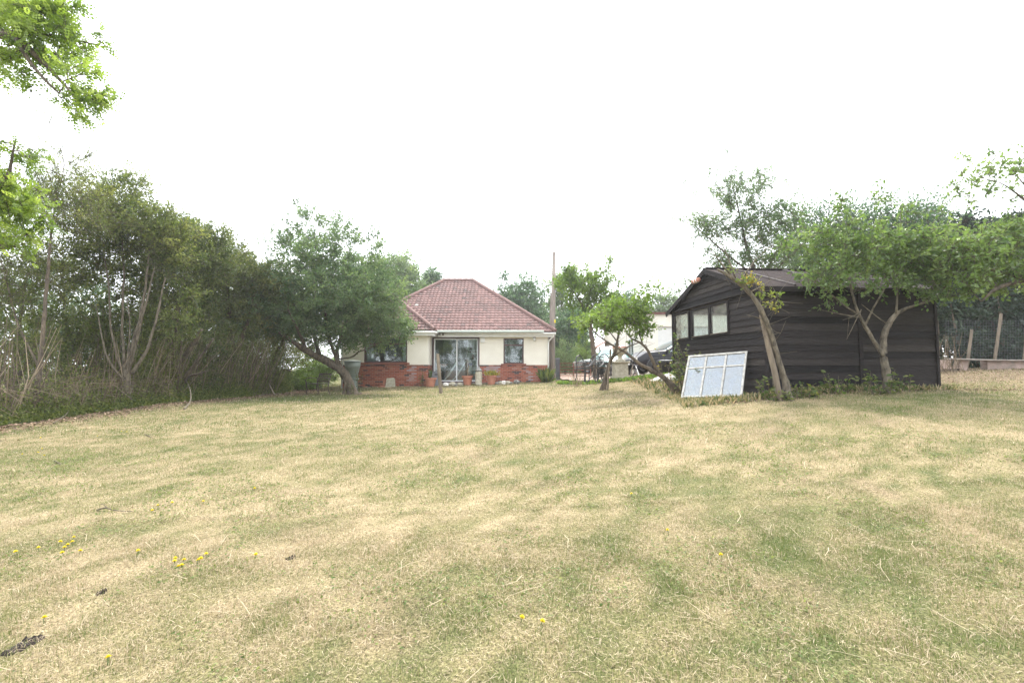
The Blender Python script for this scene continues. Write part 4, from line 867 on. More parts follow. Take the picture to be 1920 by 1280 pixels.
b = Bd(); b.box((mid + .025, YR + .122, dz0 + .085), (dx1 - .13, YR + .127, dzt - .13)); hs.part('pane', b, glass, df)
b = Bd(); b.box((dx0 - .02, YR - .22, dz0 - .16), (dx1 + .02, YR + .02, dz0 - .045)); hs.part('door_step', b, concrete)
# right window
wf = frame(wx0, wx1, wz0, wz1, YR + .05, .06, .1, brownfr, 'window')
b = Bd(); zt = wz1 - (wz1 - wz0) * .26; b.box((wx0 + .06, YR + .045, zt - .05), (wx1 - .06, YR + .155, zt + .03)); hs.part('transom', b, brownfr, wf)
b = Bd(); b.box((wx0 + .06, YR + .09, wz0 + .06), (wx1 - .06, YR + .095, zt - .05)); hs.part('pane', b, glass, wf)
b = Bd(); b.box((wx0 + .06, YR + .09, zt + .03), (wx1 - .06, YR + .095, wz1 - .06)); hs.part('pane', b, glass, wf)
b = Bd(); b.box((wx0 - .12, YR - .06, wz0 - .07), (wx1 + .12, YR + .1, wz0 - .003)); hs.part('window_sill', b, sillm, wf)
# left window
wf = frame(lx0, lx1, lz0, lz1, YW + .05, .06, .1, brownfr, 'window')
b = Bd(); zt = lz1 - .32; b.box((lx0 + .06, YW + .045, zt - .03), (lx1 - .06, YW + .155, zt + .03)); hs.part('transom', b, brownfr, wf)
b = Bd(); b.box((lx0 + .06, YW + .09, lz0 + .06), (lx1 - .06, YW + .095, zt - .03)); hs.part('pane', b, glass, wf)
b = Bd(); b.box((lx0 + .06, YW + .09, zt + .03), (lx1 - .06, YW + .095, lz1 - .06)); hs.part('pane', b, glass, wf)
b = Bd(); b.box((lx0 - .14, YW - .07, lz0 - .09), (lx1 + .12, YW + .1, lz0 - .003)); hs.part('window_sill', b, sillm, wf)
def drape(x0a, x1a, x0b, x1b, za, zb, y):      # gathered curtain between a top edge and a bottom edge
    n, m = 40, 8; b = Bd(); P = []
    for j in range(m + 1):
        t = j / m
        for i in range(n + 1):
            u = i / n; x = (x0a + (x0b - x0a) * t) * (1 - u) + (x1a + (x1b - x1a) * t) * u
            P.append((x, y + .035 * math.sin(u * 38) * (.6 + .4 * t), za + (zb - za) * t))
    Q = [(j * (n + 1) + i, j * (n + 1) + i + 1, (j + 1) * (n + 1) + i + 1, (j + 1) * (n + 1) + i) for j in range(m) for i in range(n)]
    return b.add(P, Q)
for a_, lab in ((drape(lx0 + .05, lx0 + .3, lx0 + .07, lx0 + .42, lz1 - .1, lz0 - .0, YW + .3), 'white curtain drawn to the left of the wide bungalow window'), (drape(lx1 - .32, lx1 - .05, lx1 - .24, lx1 - .05, lz1 - .1, lz0, YW + .3), 'white curtain drawn to the right of the wide bungalow window')):
    single('curtain', a_, curtain, (lx0, YW + .3, lz0), lab, 'curtain', smooth=True)
# roof
OH = .32; RZ = EV + .10; PIT = (Z(527, 26.1) - RZ) / (4 + OH)
mx0, mx1, my0, my1 = XL - OH, XR + OH, YR - OH, 30 + OH
run = (my1 - my0) / 2; zr = RZ + run * PIT; yr = (my0 + my1) / 2
A, B_, C_, D_ = V3((mx0, my0, RZ)), V3((mx1, my0, RZ)), V3((mx1, my1, RZ)), V3((mx0, my1, RZ))
R0, R1 = V3((mx0 + run, yr, zr)), V3((mx1 - run, yr, zr))
wx_0, wx_1, wy0 = XL - OH + .001, XI + OH, YW - OH
wr = (wx_1 - wx_0) / 2; wzr = RZ + wr * PIT; wxm = (wx_0 + wx_1) / 2
wa, wb = V3((wx_0, wy0, RZ)), V3((wx_1, wy0, RZ)); wf0 = V3((wxm, wy0 + wr, wzr)); wk = V3((wxm, my0 + wr, wzr)); vi = V3((wx_1, my0, RZ)); vo = V3((wx_0, my0, RZ))
rb = Bd()
for poly in ([A, B_, R1, R0], [B_, C_, R1], [C_, D_, R0, R1], [D_, A, R0], [wa, wb, wf0], [wb, vi, wk, wf0], [vo, wa, wf0, wk]): rb.poly(poly, (0, 0, -.06))
roof = hs.part('roof', rb, tilebase)
def tiles(poly, eave0, eave1, up, seed, holes=None):
    """overlapping curved tiles on a roof plane; poly in plane coordinates clips by tile centre"""
    r = random.Random(seed); e = nrm(eave1 - eave0); upv = nrm(up); n = np.cross(e, upv); n = n if n[2] > 0 else -n
    P2 = [((p - eave0) @ e, (p - eave0) @ upv) for p in poly]
    def inside(u, v):
        s = None
        for (a, b), (c, d) in zip(P2, P2[1:] + P2[:1]):
            k = (c - a) * (v - b) - (d - b) * (u - a)
            if abs(k) < 1e-9: continue
            if s is None: s = k > 0
            elif s != (k > 0): return False
        return True
    U = max(p[0] for p in P2); U0 = min(p[0] for p in P2); Vm = max(p[1] for p in P2); tw, th = .20, .245
    VV, QQ, AA = [], [], []; k = 0
    j = 0
    while j * th < Vm:
        v = j * th
        for i in range(int((U - U0) / tw) + 1):
            u = U0 + i * tw
            if not inside(u + tw / 2, min(v + th * .45, Vm - .01)): continue
            p0 = eave0 + e * u + upv * (v - .03); zo = r.uniform(0, .004)
            x, y = p0[0], p0[2]
            t = .5 + .45 * (float(fbm(np.array([x * .8]), np.array([y * 1.3]), seed)[0]) - .5) + r.uniform(-.13, .13)
            if r.random() < .003: t = .97
            elif r.random() < .10: t -= .2
            for s_, w_, up_ in ((0, 0, .012), (0, .4, .042), (0, .8, .02), (0, 1.0, .03), (1, 0, .002), (1, .4, .028), (1, .8, .006), (1, 1.0, .016)):
                VV.append(p0 + e * tw * w_ + upv * (s_ * (th + .05)) + n * (up_ + zo + (.022 if s_ == 0 else 0)))
            for s_ in (0, .4, .8, 1): VV.append(p0 + e * tw * s_ + n * .0)
            for a_ in range(3): QQ.append((k + a_, k + a_ + 1, k + a_ + 5, k + a_ + 4)); QQ.append((k + 8 + a_, k + 9 + a_, k + a_ + 1, k + a_))
            AA += [min(.98, max(.02, t))] * 12; k += 12
        j += 1
    b = Bd(); b.add(VV, QQ, a=np.array(AA)); return hs.part('roof_tiles', b, tilem, roof, kind='stuff')
upf = V3((0, 1, PIT)); tiles([vi, B_, R1, R0, wk + V3((0, 0, 0))], A, B_, upf, 1)
tiles([A + V3((.4, .4, .4 * PIT)), wk - V3((.05, 0, 0)), R0], A, B_, upf, 4)
tiles([wa, wb, wf0], wa, wb, upf, 2); tiles([wb, vi, wk, wf0], wb, vi, V3((-1, 0, PIT)), 3); tiles([B_, C_, R1], B_, C_, V3((-1, 0, PIT)), 5)
def caps(p, q, r_=.11):
    b = Bd(); L = np.linalg.norm(q - p); n = int(L / .33)
    for i in range(n):
        a0, a1 = p + (q - p) * i / n, p + (q - p) * (i + 1.06) / n
        b.tube([a0 + V3((0, 0, .0)), a1 + V3((0, 0, .012))], [r_ * .95, r_], 8)
    return hs.part('ridge_tiles', b, hipm, roof, kind='stuff')
for p, q in ((B_, R1), (R0, R1), (A + (R0 - A) * .5, R0), (wb, wf0), (wa, wf0), (wf0, wk), (C_, R1)): caps(p + V3((0, 0, .03)), q + V3((0, 0, .03)))
# fascia, soffit, gutter, downpipes
b = Bd(); b.box((vi[0] + .02, my0 + .03, RZ - .26), (mx1 - .05, my0 + .055, RZ - .07)); hs.part('fascia', b, white)
b = Bd(); b.box((wx_0 + .05, wy0 + .03, RZ - .26), (wx_1 - .06, wy0 + .055, RZ - .07)).box((wx_1 - .055, wy0 + .03, RZ - .26), (wx_1 - .03, my0 + .02, RZ - .07)); hs.part('fascia', b, white)
b = Bd(); b.box((vi[0] + .02, my0 + .056, RZ - .25), (mx1 - .05, YR - .002, RZ - .235)); hs.part('soffit', b, white)
b = Bd(); b.box((wx_0 + .05, wy0 + .056, RZ - .25), (wx_1 - .06, YW - .002, RZ - .235)).box((XI + .002, YW - .001, RZ - .25), (wx_1 - .06, YR - .003, RZ - .235)); hs.part('soffit', b, white)
b = Bd(); b.box((mx1 - .08, my0 + .06, RZ - .26), (mx1 - .05, my1, RZ - .07)); hs.part('fascia', b, white)
def gutter(P):
    b = Bd(); b.tube(P, .06, 10); return hs.part('gutter', b, white, smooth=True)
gutter([(vi[0] + .05, my0 - .02, RZ - .10), (mx1 + .02, my0 - .02, RZ - .105)]); gutter([(wx_0, wy0 - .02, RZ - .1), (wx_1 - .02, wy0 - .02, RZ - .1)]); gutter([(wx_1 - .0, wy0 - .0, RZ - .1), (wx_1 + .02, my0 - .05, RZ - .1)])
def pipe(P):
    b = Bd(); b.tube(P, .036, 8); return hs.part('downpipe', b, white, smooth=True)
pipe([(XR + .22, my0 - .02, RZ - .12), (XR + .20, my0 + .02, RZ - .25), (XR + .02, YR - .05, RZ - .45), (XR + .0, YR - .05, RZ - .6), (XR + .0, YR - .05, BASE + .3)])
pipe([(XL + .06, wy0 - .02, RZ - .12), (XL + .06, YW - .06, RZ - .4), (XL + .06, YW - .06, BASE)])
b = Bd(); b.box((XR + .02, YR + .35, Z(690)), (XR + .06, YR + .9, Z(650))); hs.part('open_casement', b, white)
# fittings on the wall
b = Bd(); b.box((X(901), YR - .09, Z(641)), (X(909), YR - .001, Z(629.5))).box((X(902), YR - .085, Z(642)), (X(908), YR - .01, Z(641.1))); single('alarm_box', b, white, (X(905), YR, Z(641)), 'white alarm box on the wall beside the sliding door', 'alarm box')
lt = Thing('wall_lantern', 'small wall lantern at the right end of the bungalow wall', 'lantern', (X(1002), YR, Z(638)))
b = Bd(); c = (X(1002), YR - .12, 0); b.lathe([(.02, Z(640)), (.055, Z(638.5)), (.065, Z(635)), (.05, Z(633.3))], c, 10); lt.part('lamp_glass', b, lampg)
b = Bd(); b.bar((X(1002), YR - .12, Z(631)), (X(1002), YR - .001, Z(632)), .025, .025); lt.part('bracket', b, castm)
b = Bd(); b.lathe([(.075, Z(633.4)), (.02, Z(631)), (.0, Z(630.2))], c, 10); lt.part('hood', b, castm)
sl_ = Thing('floodlight_pair', 'pair of small dark spotlights under the gutter above the door', 'spotlight', (X(829), my0, Z(628)))
for px in (827, 833.5):
    b = Bd(); b.tube([(X(px), my0 - .03, Z(627)), (X(px) - .02, my0 - .13, Z(628))], [.035, .055], 10); sl_.part('lamp_head', b, castm)
# things behind the glass
fl = gz(-2.7, YR) + .035
sh = Thing('shelf_unit', 'shelving with jars and boxes inside the sliding door', 'shelf', (X(884, 24.3), 24.45, fl))
x0, x1 = X(876, 24.3), X(896, 24.3) + .1
for z_ in (.35, .78, 1.15, 1.55):
    b = Bd(); b.box((x0, 24.25, fl + z_), (x1, 24.58, fl + z_ + .03)); sh.part('shelf', b, post)
b = Bd(); b.box((x0 - .03, 24.26, fl), (x0, 24.57, fl + 1.7)); sh.part('upright', b, post); b = Bd(); b.box((x1, 24.26, fl), (x1 + .03, 24.57, fl + 1.7)); sh.part('upright', b, post)
r = random.Random(4)
for k, (z_, m_, lab) in enumerate([(.81, blue, 'blue box on the shelf inside the door'), (1.18, terra, 'clay pot on the shelf inside the door'), (1.18, buttm, 'grey jar on the shelf inside the door'), (1.58, stoned, 'dark jar on the top shelf inside the door'), (.38, tealb, 'teal bag on the low shelf inside the door')]):
    cx = x0 + .12 + .18 * k % (x1 - x0 - .2); b = Bd()
    if m_ in (blue, tealb): b.box((cx - .14, 24.28, fl + z_), (cx + .14, 24.5, fl + z_ + .14)).box((cx - .145, 24.275, fl + z_ + .141), (cx + .145, 24.505, fl + z_ + .17))
    else: b.lathe([(0, 0), (.06, 0), (.085, .12), (.06, .2), (.045, .22), (.05, .26), (0, .26)], (cx, 24.4, fl + z_), 12)
    single('jar' if m_ not in (blue, tealb) else 'box', b, m_, (cx, 24.4, fl + z_), lab, 'jar' if m_ not in (blue, tealb) else 'box')
for k, px in enumerate((846, 862)):
    bx_ = X(px, 22.9); t = Thing('sun_lounger', ('folded white sun lounger leaning inside the left door panel', 'folded white sun lounger leaning inside the right door panel')[k], 'lounger', (bx_, 22.9, fl), group='folded loungers inside the door')
    for o_ in (0, .3):
        b = Bd(); b.tube([(bx_ - .35, 22.8 + o_, fl + .1), (bx_ - .1, 22.8 + o_, fl + .35), (bx_ + .3, 22.85 + o_, fl + 1.05)], .016, 6); t.part('rail', b, white)
    for u in (.2, .5, .8):
        b = Bd(); p = V3((bx_ - .35 + .65 * u, 22.8, fl + .1 + .95 * u)); b.tube([p, p + V3((0, .3, 0))], .012, 6); t.part('cross_bar', b, white)
    b = Bd(); b.obox((bx_ - .05, 22.96, fl + .52), (.28, 0, .42), (0, .12, 0), (.004, 0, -.003)); t.part('sling', b, roomw)
    b = Bd(); b.tube([(bx_ - .35, 22.8, fl + .1), (bx_ - .2, 22.8, fl), (bx_ + .1, 22.8, fl + .01)], .014, 6).tube([(bx_ - .35, 23.1, fl + .1), (bx_ - .2, 23.1, fl), (bx_ + .1, 23.1, fl + .01)], .014, 6); t.part('leg', b, iron)
bx_ = X(832.5, 22.8); t = Thing('plant_stand', 'red brown stand holding a bowl inside the left door panel', 'stand', (bx_, 22.8, fl))
b = Bd(); b.lathe([(0, .75), (.1, .76), (.2, .86), (.21, .9), (.19, .9), (.1, .8), (0, .8)], (bx_, 22.8, fl), 14); t.part('bowl', b, terra)
for k in range(3):
    a_ = k * 2.1; b = Bd(); b.tube([(bx_ + .1 * math.cos(a_), 22.8 + .1 * math.sin(a_), fl + .76), (bx_ + .16 * math.cos(a_), 22.8 + .16 * math.sin(a_), fl)], .015, 6); t.part('leg', b, castm)
for k, px in enumerate((949, 958, 966, 977)):
    b = Bd(); b.lathe([(0, 0), (.035, 0), (.035, .1), (.015, .14), (.015, .18), (0, .18)], (X(px), YR + .21, wz0 - .069), 10)
    single('bottle', b, (lampg, buttm, stoned, lampg)[k], (X(px), YR + .21, wz0 - .069), ('leftmost pale bottle on the kitchen window sill', 'second small bottle on the kitchen window sill', 'third small bottle on the kitchen window sill', 'rightmost pale bottle on the kitchen window sill')[k], 'bottle', 'bottles on the right window sill')
b = Bd(); b.box((wx0 - .1, YR + .165, wz0 - .1), (wx1 + .1, YR + .3, wz0 - .07)); hs.part('inner_sill', b, white)

# ------------------------------------------------------------------ black shed
def SP(u, w, z): return SHC + SL * u + SG * w + V3((0, 0, z))
zb, ze = W(1440, 738, 8.2)[2], W(1438, 537, 8.2)[2]; zap = ze + .70
zg0 = min(gz(*SP(0, 0, 0)[:2]), gz(*SP(SHL, 0, 0)[:2]))
shed = Thing('garden_shed', 'black stained timber shed with a three pane window in its gable', 'shed', (SHC[0], SHC[1], zb))
rs = random.Random(9)
def board(p0, p1, z0, z1, out, z1b=None, q0=None, q1=None, parent=None, th=.027, mat=None):
    """horizontal board from p0 to p1 (plan points); top edge may run q0..q1; thicker at its lower edge"""
    out = V3(out); q0 = p0 if q0 is None else q0; q1 = p1 if q1 is None else q1
    lo = th + rs.uniform(-.003, .003); hi = .008
    b = Bd(); b.hexa([p0 + out * lo + V3((0, 0, z0)), p1 + out * lo + V3((0, 0, z0)), p1 + V3((0, 0, z0)), p0 + V3((0, 0, z0)),
                      q0 + out * hi + V3((0, 0, z1)), q1 + out * hi + V3((0, 0, z1)), q1 + V3((0, 0, z1)), q0 + V3((0, 0, z1))], a=min(1, max(0, rs.gauss(.5, .3) + (.25 if z0 < zb + .3 else 0))))
    return shed.part('board', b, mat or shedw, parent)
def SPp(u, w): return SHC + SL * u + SG * w
# long front wall: two panels of boards with a cover strip
pitch = .128; n = int((ze - .02 - zb) / pitch) + 1; pitch = (ze - .03 - zb) / n
fw = Bd(); fw.obox(SPp(SHL / 2, .03) + V3((0, 0, (zb + ze) / 2)), SL * (SHL / 2 - .02), SG * .012, V3((0, 0, (ze - zb) / 2))); front = shed.part('front_wall', fw, shedin)
useam = SHL * .545
for j in range(n):
    z0, z1 = zb + j * pitch, zb + (j + 1) * pitch + .012
    for u0, u1 in ((0.0, useam - .03), (useam + .03, SHL)):
        board(SPp(u0, .016), SPp(u1, .016), z0, z1, -SG, parent=front)
b = Bd(); b.obox(SPp(useam, -.012) + V3((0, 0, (zb + ze) / 2)), SL * .035, SG * .014, V3((0, 0, (ze - zb) / 2 - .01))); shed.part('cover_strip', b, shedw)
b = Bd(); b.obox(SPp(-.008, -.008) + V3((0, 0, (zb + ze) / 2)), SL * .024, SG * .024, V3((0, 0, (ze - zb) / 2))); shed.part('corner_post', b, shedw)
b = Bd(); b.obox(SPp(SHL + .006, -.008) + V3((0, 0, (zb + ze) / 2)), SL * .024, SG * .024, V3((0, 0, (ze - zb) / 2))); shed.part('corner_post', b, shedw)
b = Bd(); b.obox(SPp(-.004, SHW + .006) + V3((0, 0, (zb + ze) / 2)), SL * .024, SG * .024, V3((0, 0, (ze - zb) / 2))); shed.part('corner_post', b, shedw)
b = Bd(); b.obox(SPp(SHL / 2, SHW / 2) + V3((0, 0, zb - .05)), SL * SHL / 2, SG * SHW / 2, V3((0, 0, .045))); shed.part('floor', b, shedin)
for w_ in (.1, SHW / 2, SHW - .1):
    b = Bd(); b.obox(SPp(SHL / 2, w_) + V3((0, 0, zb - .16)), SL * SHL / 2, SG * .05, V3((0, 0, .062))); shed.part('bearer', b, post)
# gable wall with windows
wz_0, wz_1 = W(1369, 621.7, 9.39)[2] , W(1369, 568, 9.39)[2] + .01
win = [(1.195, 1.86), (1.95, 2.70), (2.90, 3.60)]; GO = -SL
gb_ = Bd()
for w0, w1, z0, z1 in ((.02, 1.15, zb, ze), (3.64, SHW - .02, zb, ze), (1.15, 3.64, zb, wz_0 - .05), (1.15, 3.64, wz_1 + .05, ze)):
    gb_.obox(SPp(.03, (w0 + w1) / 2) + V3((0, 0, (z0 + z1) / 2)), SG * ((w1 - w0) / 2 - .001), SL * .012, V3((0, 0, (z1 - z0) / 2 - .001)))
gab = shed.part('gable_wall', gb_, shedin)
for j in range(n):
    z0, z1 = zb + j * pitch, zb + (j + 1) * pitch + .012
    if z1 > wz_0 - .03 and z0 < wz_1 + .03:
        board(SPp(.016, 0), SPp(.016, 1.14), z0, z1, GO, parent=gab); board(SPp(.016, 3.65), SPp(.016, SHW), z0, z1, GO, parent=gab)
    else: board(SPp(.016, 0), SPp(.016, SHW), z0, z1, GO, parent=gab)
gt = Bd(); gt.poly([SPp(-.02, -.02) + V3((0, 0, ze)), SPp(-.02, SHW + .02) + V3((0, 0, ze)), SPp(-.02, SHW / 2) + V3((0, 0, zap - .03))], SL * .02); gtri = shed.part('gable_panel', gt, shedin)
m_ = 6; ph = (zap - .04 - ze) / m_
for j in range(m_):
    z0, z1 = ze + j * ph, ze + (j + 1) * ph + .008
    h0 = (zap - z0) / (zap - ze) * SHW / 2; h1 = max(.01, (zap - z1) / (zap - ze) * SHW / 2)
    c = SHW / 2; board(SPp(-.022, c - h0), SPp(-.022, c + h0), z0, z1, GO, q0=SPp(-.022, c - h1), q1=SPp(-.022, c + h1), parent=gtri)
b = Bd(); b.obox(SPp(-.03, SHW / 2) + V3((0, 0, ze - .02)), SG * (SHW / 2 + .1), SL * .045, V3((0, 0, .022))); shed.part('eave_rail', b, shedw)
gl3 = [glass, glassdust, glassdust2]
for k, (w0, w1) in enumerate(win):
    b = Bd(); y0 = .0
    for (a0, a1, c0, c1) in ((w0 - .045, w0, wz_0 - .05, wz_1 + .05), (w1, w1 + .045, wz_0 - .05, wz_1 + .05), (w0, w1, wz_0 - .05, wz_0), (w0, w1, wz_1, wz_1 + .05)):
        b.obox(SPp(.0, (a0 + a1) / 2) + V3((0, 0, (c0 + c1) / 2)), SG * (a1 - a0) / 2, SL * .03, V3((0, 0, (c1 - c0) / 2)))
    wo = shed.part('window', b, shedw)
    b = Bd(); b.obox(SPp(.0, (w0 + w1) / 2) + V3((0, 0, (wz_0 + wz_1) / 2)), SG * (w1 - w0) / 2, SL * .003, V3((0, 0, (wz_1 - wz_0) / 2))); shed.part('pane', b, glassdust if k < 2 else glassdust2, wo)
    b = Bd(); b.obox(SPp(-.035, (w0 + w1) / 2) + V3((0, 0, wz_0 - .005)), SG * (w1 - w0) / 2, SL * .006, V3((0, 0, .006))); shed.part('pale_bead', b, post, wo)
# back wall with a wide window opening and right wall
def wallpart(pts): 
    b = Bd()
    for u0, u1, w0, w1, z0, z1 in pts: b.obox(SPp((u0 + u1) / 2, (w0 + w1) / 2) + V3((0, 0, (z0 + z1) / 2)), SL * (u1 - u0) / 2, SG * (w1 - w0) / 2, V3((0, 0, (z1 - z0) / 2)))
    return b
shed.part('back_wall', wallpart([(0.02, SHL, SHW - .03, SHW, zb, 1.95), (.02, .2, SHW - .03, SHW, 1.951, 2.88), (2.9, SHL, SHW - .03, SHW, 1.951, 2.88), (.02, SHL, SHW - .03, SHW, 2.881, ze), (1.55, 1.62, SHW - .03, SHW, 1.951, 2.88)]), shedw)
b = Bd(); b.obox(SPp(1.55, SHW - .015) + V3((0, 0, 2.415)), SL * 1.35, SG * .003, V3((0, 0, .464))); shed.part('back_pane', b, glass)
shed.part('right_wall', wallpart([(SHL - .025, SHL - .003, .045, SHW - .04, zb, ze)]), shedw)
b = Bd(); b.poly([SPp(SHL - .02, 0) + V3((0, 0, ze)), SPp(SHL - .02, SHW) + V3((0, 0, ze)), SPp(SHL - .02, SHW / 2) + V3((0, 0, zap - .03))], SL * .02); shed.part('right_gable', b, shedw)
# roof slabs with battens
ov, eo = .12, .14
for s_ in (0, 1):
    we = -eo if s_ == 0 else SHW + eo; zed = ze - eo * (zap - ze) / (SHW / 2)
    P = [SPp(-ov, we) + V3((0, 0, zed)), SPp(SHL + ov, we) + V3((0, 0, zed)), SPp(SHL + ov, SHW / 2) + V3((0, 0, zap)), SPp(-ov, SHW / 2) + V3((0, 0, zap))]
    b = Bd(); b.poly(P if s_ == 0 else P[::-1], (0, 0, .035)); ro = shed.part('roof_panel', b, felt)
    for u in (.55, 1.7, 2.85):
        b = Bd(); a0 = SPp(u, we * .96 + SHW / 2 * .04) + V3((0, 0, zed + (zap - zed) * .04 + .05)); a1 = SPp(u, SHW / 2 * .97 + we * .03) + V3((0, 0, zap - .03 * (zap - zed) + .05)); b.bar(a0, a1, .05, .03); shed.part('batten', b, batten, ro)
    b = Bd(); b.bar(SPp(-ov - .012, we) + V3((0, 0, zed - .02)), SPp(-ov - .012, SHW / 2) + V3((0, 0, zap - .02)), .022, .11); shed.part('barge_board', b, shedw)
    if s_ == 0:
        b = Bd(); b.bar(SPp(-ov, we - .012) + V3((0, 0, zed - .01)), SPp(SHL + ov, we - .012) + V3((0, 0, zed - .01)), .022, .08); shed.part('fascia', b, shedw)
b = Bd(); b.bar(SPp(-ov, SHW / 2) + V3((0, 0, zap + .045)), SPp(SHL + ov, SHW / 2) + V3((0, 0, zap + .045)), .16, .02); shed.part('ridge_cap', b, felt)
# lamp under the barge board
c = SPp(-.2, 2.0 + .12) + V3((0, 0, zap - .19)); fl_ = Thing('gable_lamp', 'reddish tube lamp with white clips under the shed gable', 'lamp', c)
b = Bd(); b.tube([c - SG * .13, c + SG * .13], .05, 12); fl_.part('tube_body', b, terra, smooth=True)
for k in (-.08, .02):
    b = Bd(); b.tube([c + SG * (k - .012), c + SG * (k + .012)], .056, 12); fl_.part('clip', b, white)
b = Bd(); b.bar(c, c + SL * .19, .03, .03); fl_.part('bracket', b, iron)

# discarded white window leaning against the shed
bl0 = GP(1277, 9.1); br0 = GP(1392, 8.36); U = br0 - bl0; Wd = np.linalg.norm(U[:2]); uh = nrm((U[0], U[1], 0)); pe = nrm((-uh[1], uh[0], 0)); 
if pe[1] < 0: pe = -pe
th_ = math.radians(29); vh = nrm(pe * math.sin(th_) + V3((0, 0, math.cos(th_)))); hh = (W(1398, 661, 8.7)[2] - br0[2]) / math.cos(th_); nn = np.cross(uh, vh)
U = U * .995
lw = Thing('discarded_window', 'white metal window of six panes leaning against the shed gable', 'window', (bl0 + br0) / 2)
o0 = bl0 + V3((0, 0, .01)); un = nrm(U); 
def wbar(a0, b0, a1, b1, w, d=.035): 
    b = Bd(); b.bar(o0 + un * a0 + vh * b0, o0 + un * a1 + vh * b1, w, d, up=nn); return b
for args in ((0, .02, Wd, .02, .036), (0, hh, Wd, hh, .036), (.02, 0, .02, hh, .036), (Wd - .02, 0, Wd - .02, hh, .036)): lw.part('frame_bar', wbar(*args), oldwhite)
tz = hh * .7; cols = [0.02, Wd * .33, Wd * .665, Wd - .02]
lw.part('transom', wbar(.03, tz, Wd - .03, tz, .028, .03), oldwhite)
for cx in cols[1:3]: lw.part('mullion', wbar(cx, .04, cx, hh - .03, .034, .04), oldwhite)
for i in range(3):
    for z0, z1 in ((.04, tz - .02), (tz + .02, hh - .03)):
        a0, a1 = cols[i] + .024, cols[i + 1] - .024
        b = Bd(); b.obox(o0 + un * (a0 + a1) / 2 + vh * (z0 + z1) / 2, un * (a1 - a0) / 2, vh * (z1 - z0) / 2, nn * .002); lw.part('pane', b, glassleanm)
b = Bd(); b.bar(o0 + un * (cols[2] + .01) + vh * (tz + .05) - nn * .03, o0 + un * (cols[2] + .01) + vh * (tz - .12) - nn * .05, .015, .02); lw.part('handle', b, castm)

# stake of the leaning tree, and other stakes
def stake(name, p, q, r0, r1, mat, label, cat='stake', group=None):
    b = Bd(); P = np.linspace(p, q, 6); P[1:-1] += np.random.default_rng(len(label)).normal(0, .006, (4, 3)); b.tube(P, np.linspace(r0, r1, 6), 8)
    return single(name, b, mat, p, label, cat, group)
g = GP(1466, 7.62); stake('support_stake', g - V3((0, 0, .1)), W(1428, 590, 7.75), .05, .042, post, 'thick wooden stake propping the leaning tree by the shed')
g = GP(1138, 11.4); stake('support_stake', g - V3((0, 0, .1)), W(1145, 655, 11.45), .028, .022, post, 'thin stake beside the small bent tree near the urn')
g = GP(828, 17.0); stake('lawn_post', g - V3((0, 0, .15)), W(820.5, 663, 17.0), .07, .06, post, 'leaning wooden post standing alone on the lawn before the door', 'post')
g = GP(643, 17.8); stake('support_stake', g - V3((0, 0, .1)), W(651, 705, 17.9), .055, .05, bark, 'short dark prop under the old leaning tree')
# telegraph pole
D = 22.6; g = GP(1035.5, D); pl = Thing('wooden_pole', 'tall weathered wooden pole at the right corner of the bungalow', 'pole', g)
b = Bd(); b.tube([g - V3((0, 0, .2)), W(1036.5, 640, D), W(1038, 540, D), W(1039, 473, D)], [.125, .115, .1, .08], 12); pl.part('shaft', b, polem, smooth=True)
b = Bd(); b.tube([g + V3((-.16, .05, -.2)), W(1031.5, 640, D + .05), W(1034, 550, D + .05)], [.06, .06, .05], 8); pl.part('cable_cover', b, polem)
b = Bd(); b.box(W(1040.5, 602, D - .1) - V3((.03, .01, .08)), W(1040.5, 602, D - .1) + V3((.03, .005, .08))); pl.part('yellow_tag', b, yellow)
b = Bd(); b.box(W(1028, 617, D) - V3((.03, .04, .12)), W(1028, 617, D) + V3((.05, .04, .12))); pl.part('junction_box', b, greyp)

# ------------------------------------------------------------------ things by the bungalow
g = GP(660, 19.7); wb_ = Thing('water_butt', 'grey green tapered water butt on a stand left of the window', 'water butt', g)
zt, z0 = W(660, 678, 19.7)[2], W(660, 708, 19.7)[2]; h = zt - z0
b = Bd(); b.lathe([(0, 0), (.23, 0), (.25, h * .3), (.262, h * .31), (.262, h * .34), (.27, h * .35), (.305, h * .65), (.318, h * .66), (.318, h * .69), (.32, h * .7), (.345, h), (.33, h)], (g[0], g[1], z0), 28); wb_.part('barrel', b, buttm, smooth=True)
b = Bd(); b.lathe([(.37, 0), (.375, .03), (.2, .06), (.05, .075), (0, .075)], (g[0], g[1], zt), 28); wb_.part('lid', b, buttm)
b = Bd(); b.lathe([(.27, -.08), (.29, .0), (.26, .002), (0, .003)], (g[0], g[1], z0 - .004), 20); b.lathe([(.25, g[2] - z0 - .04), (.22, -.08)], (g[0], g[1], z0 - .004), 4); wb_.part('stand', b, buttm)
b = Bd(); b.tube([(g[0], g[1] - .23, z0 + .08), (g[0], g[1] - .32, z0 + .08), (g[0], g[1] - .33, z0 + .04)], .016, 8); wb_.part('tap', b, iron)

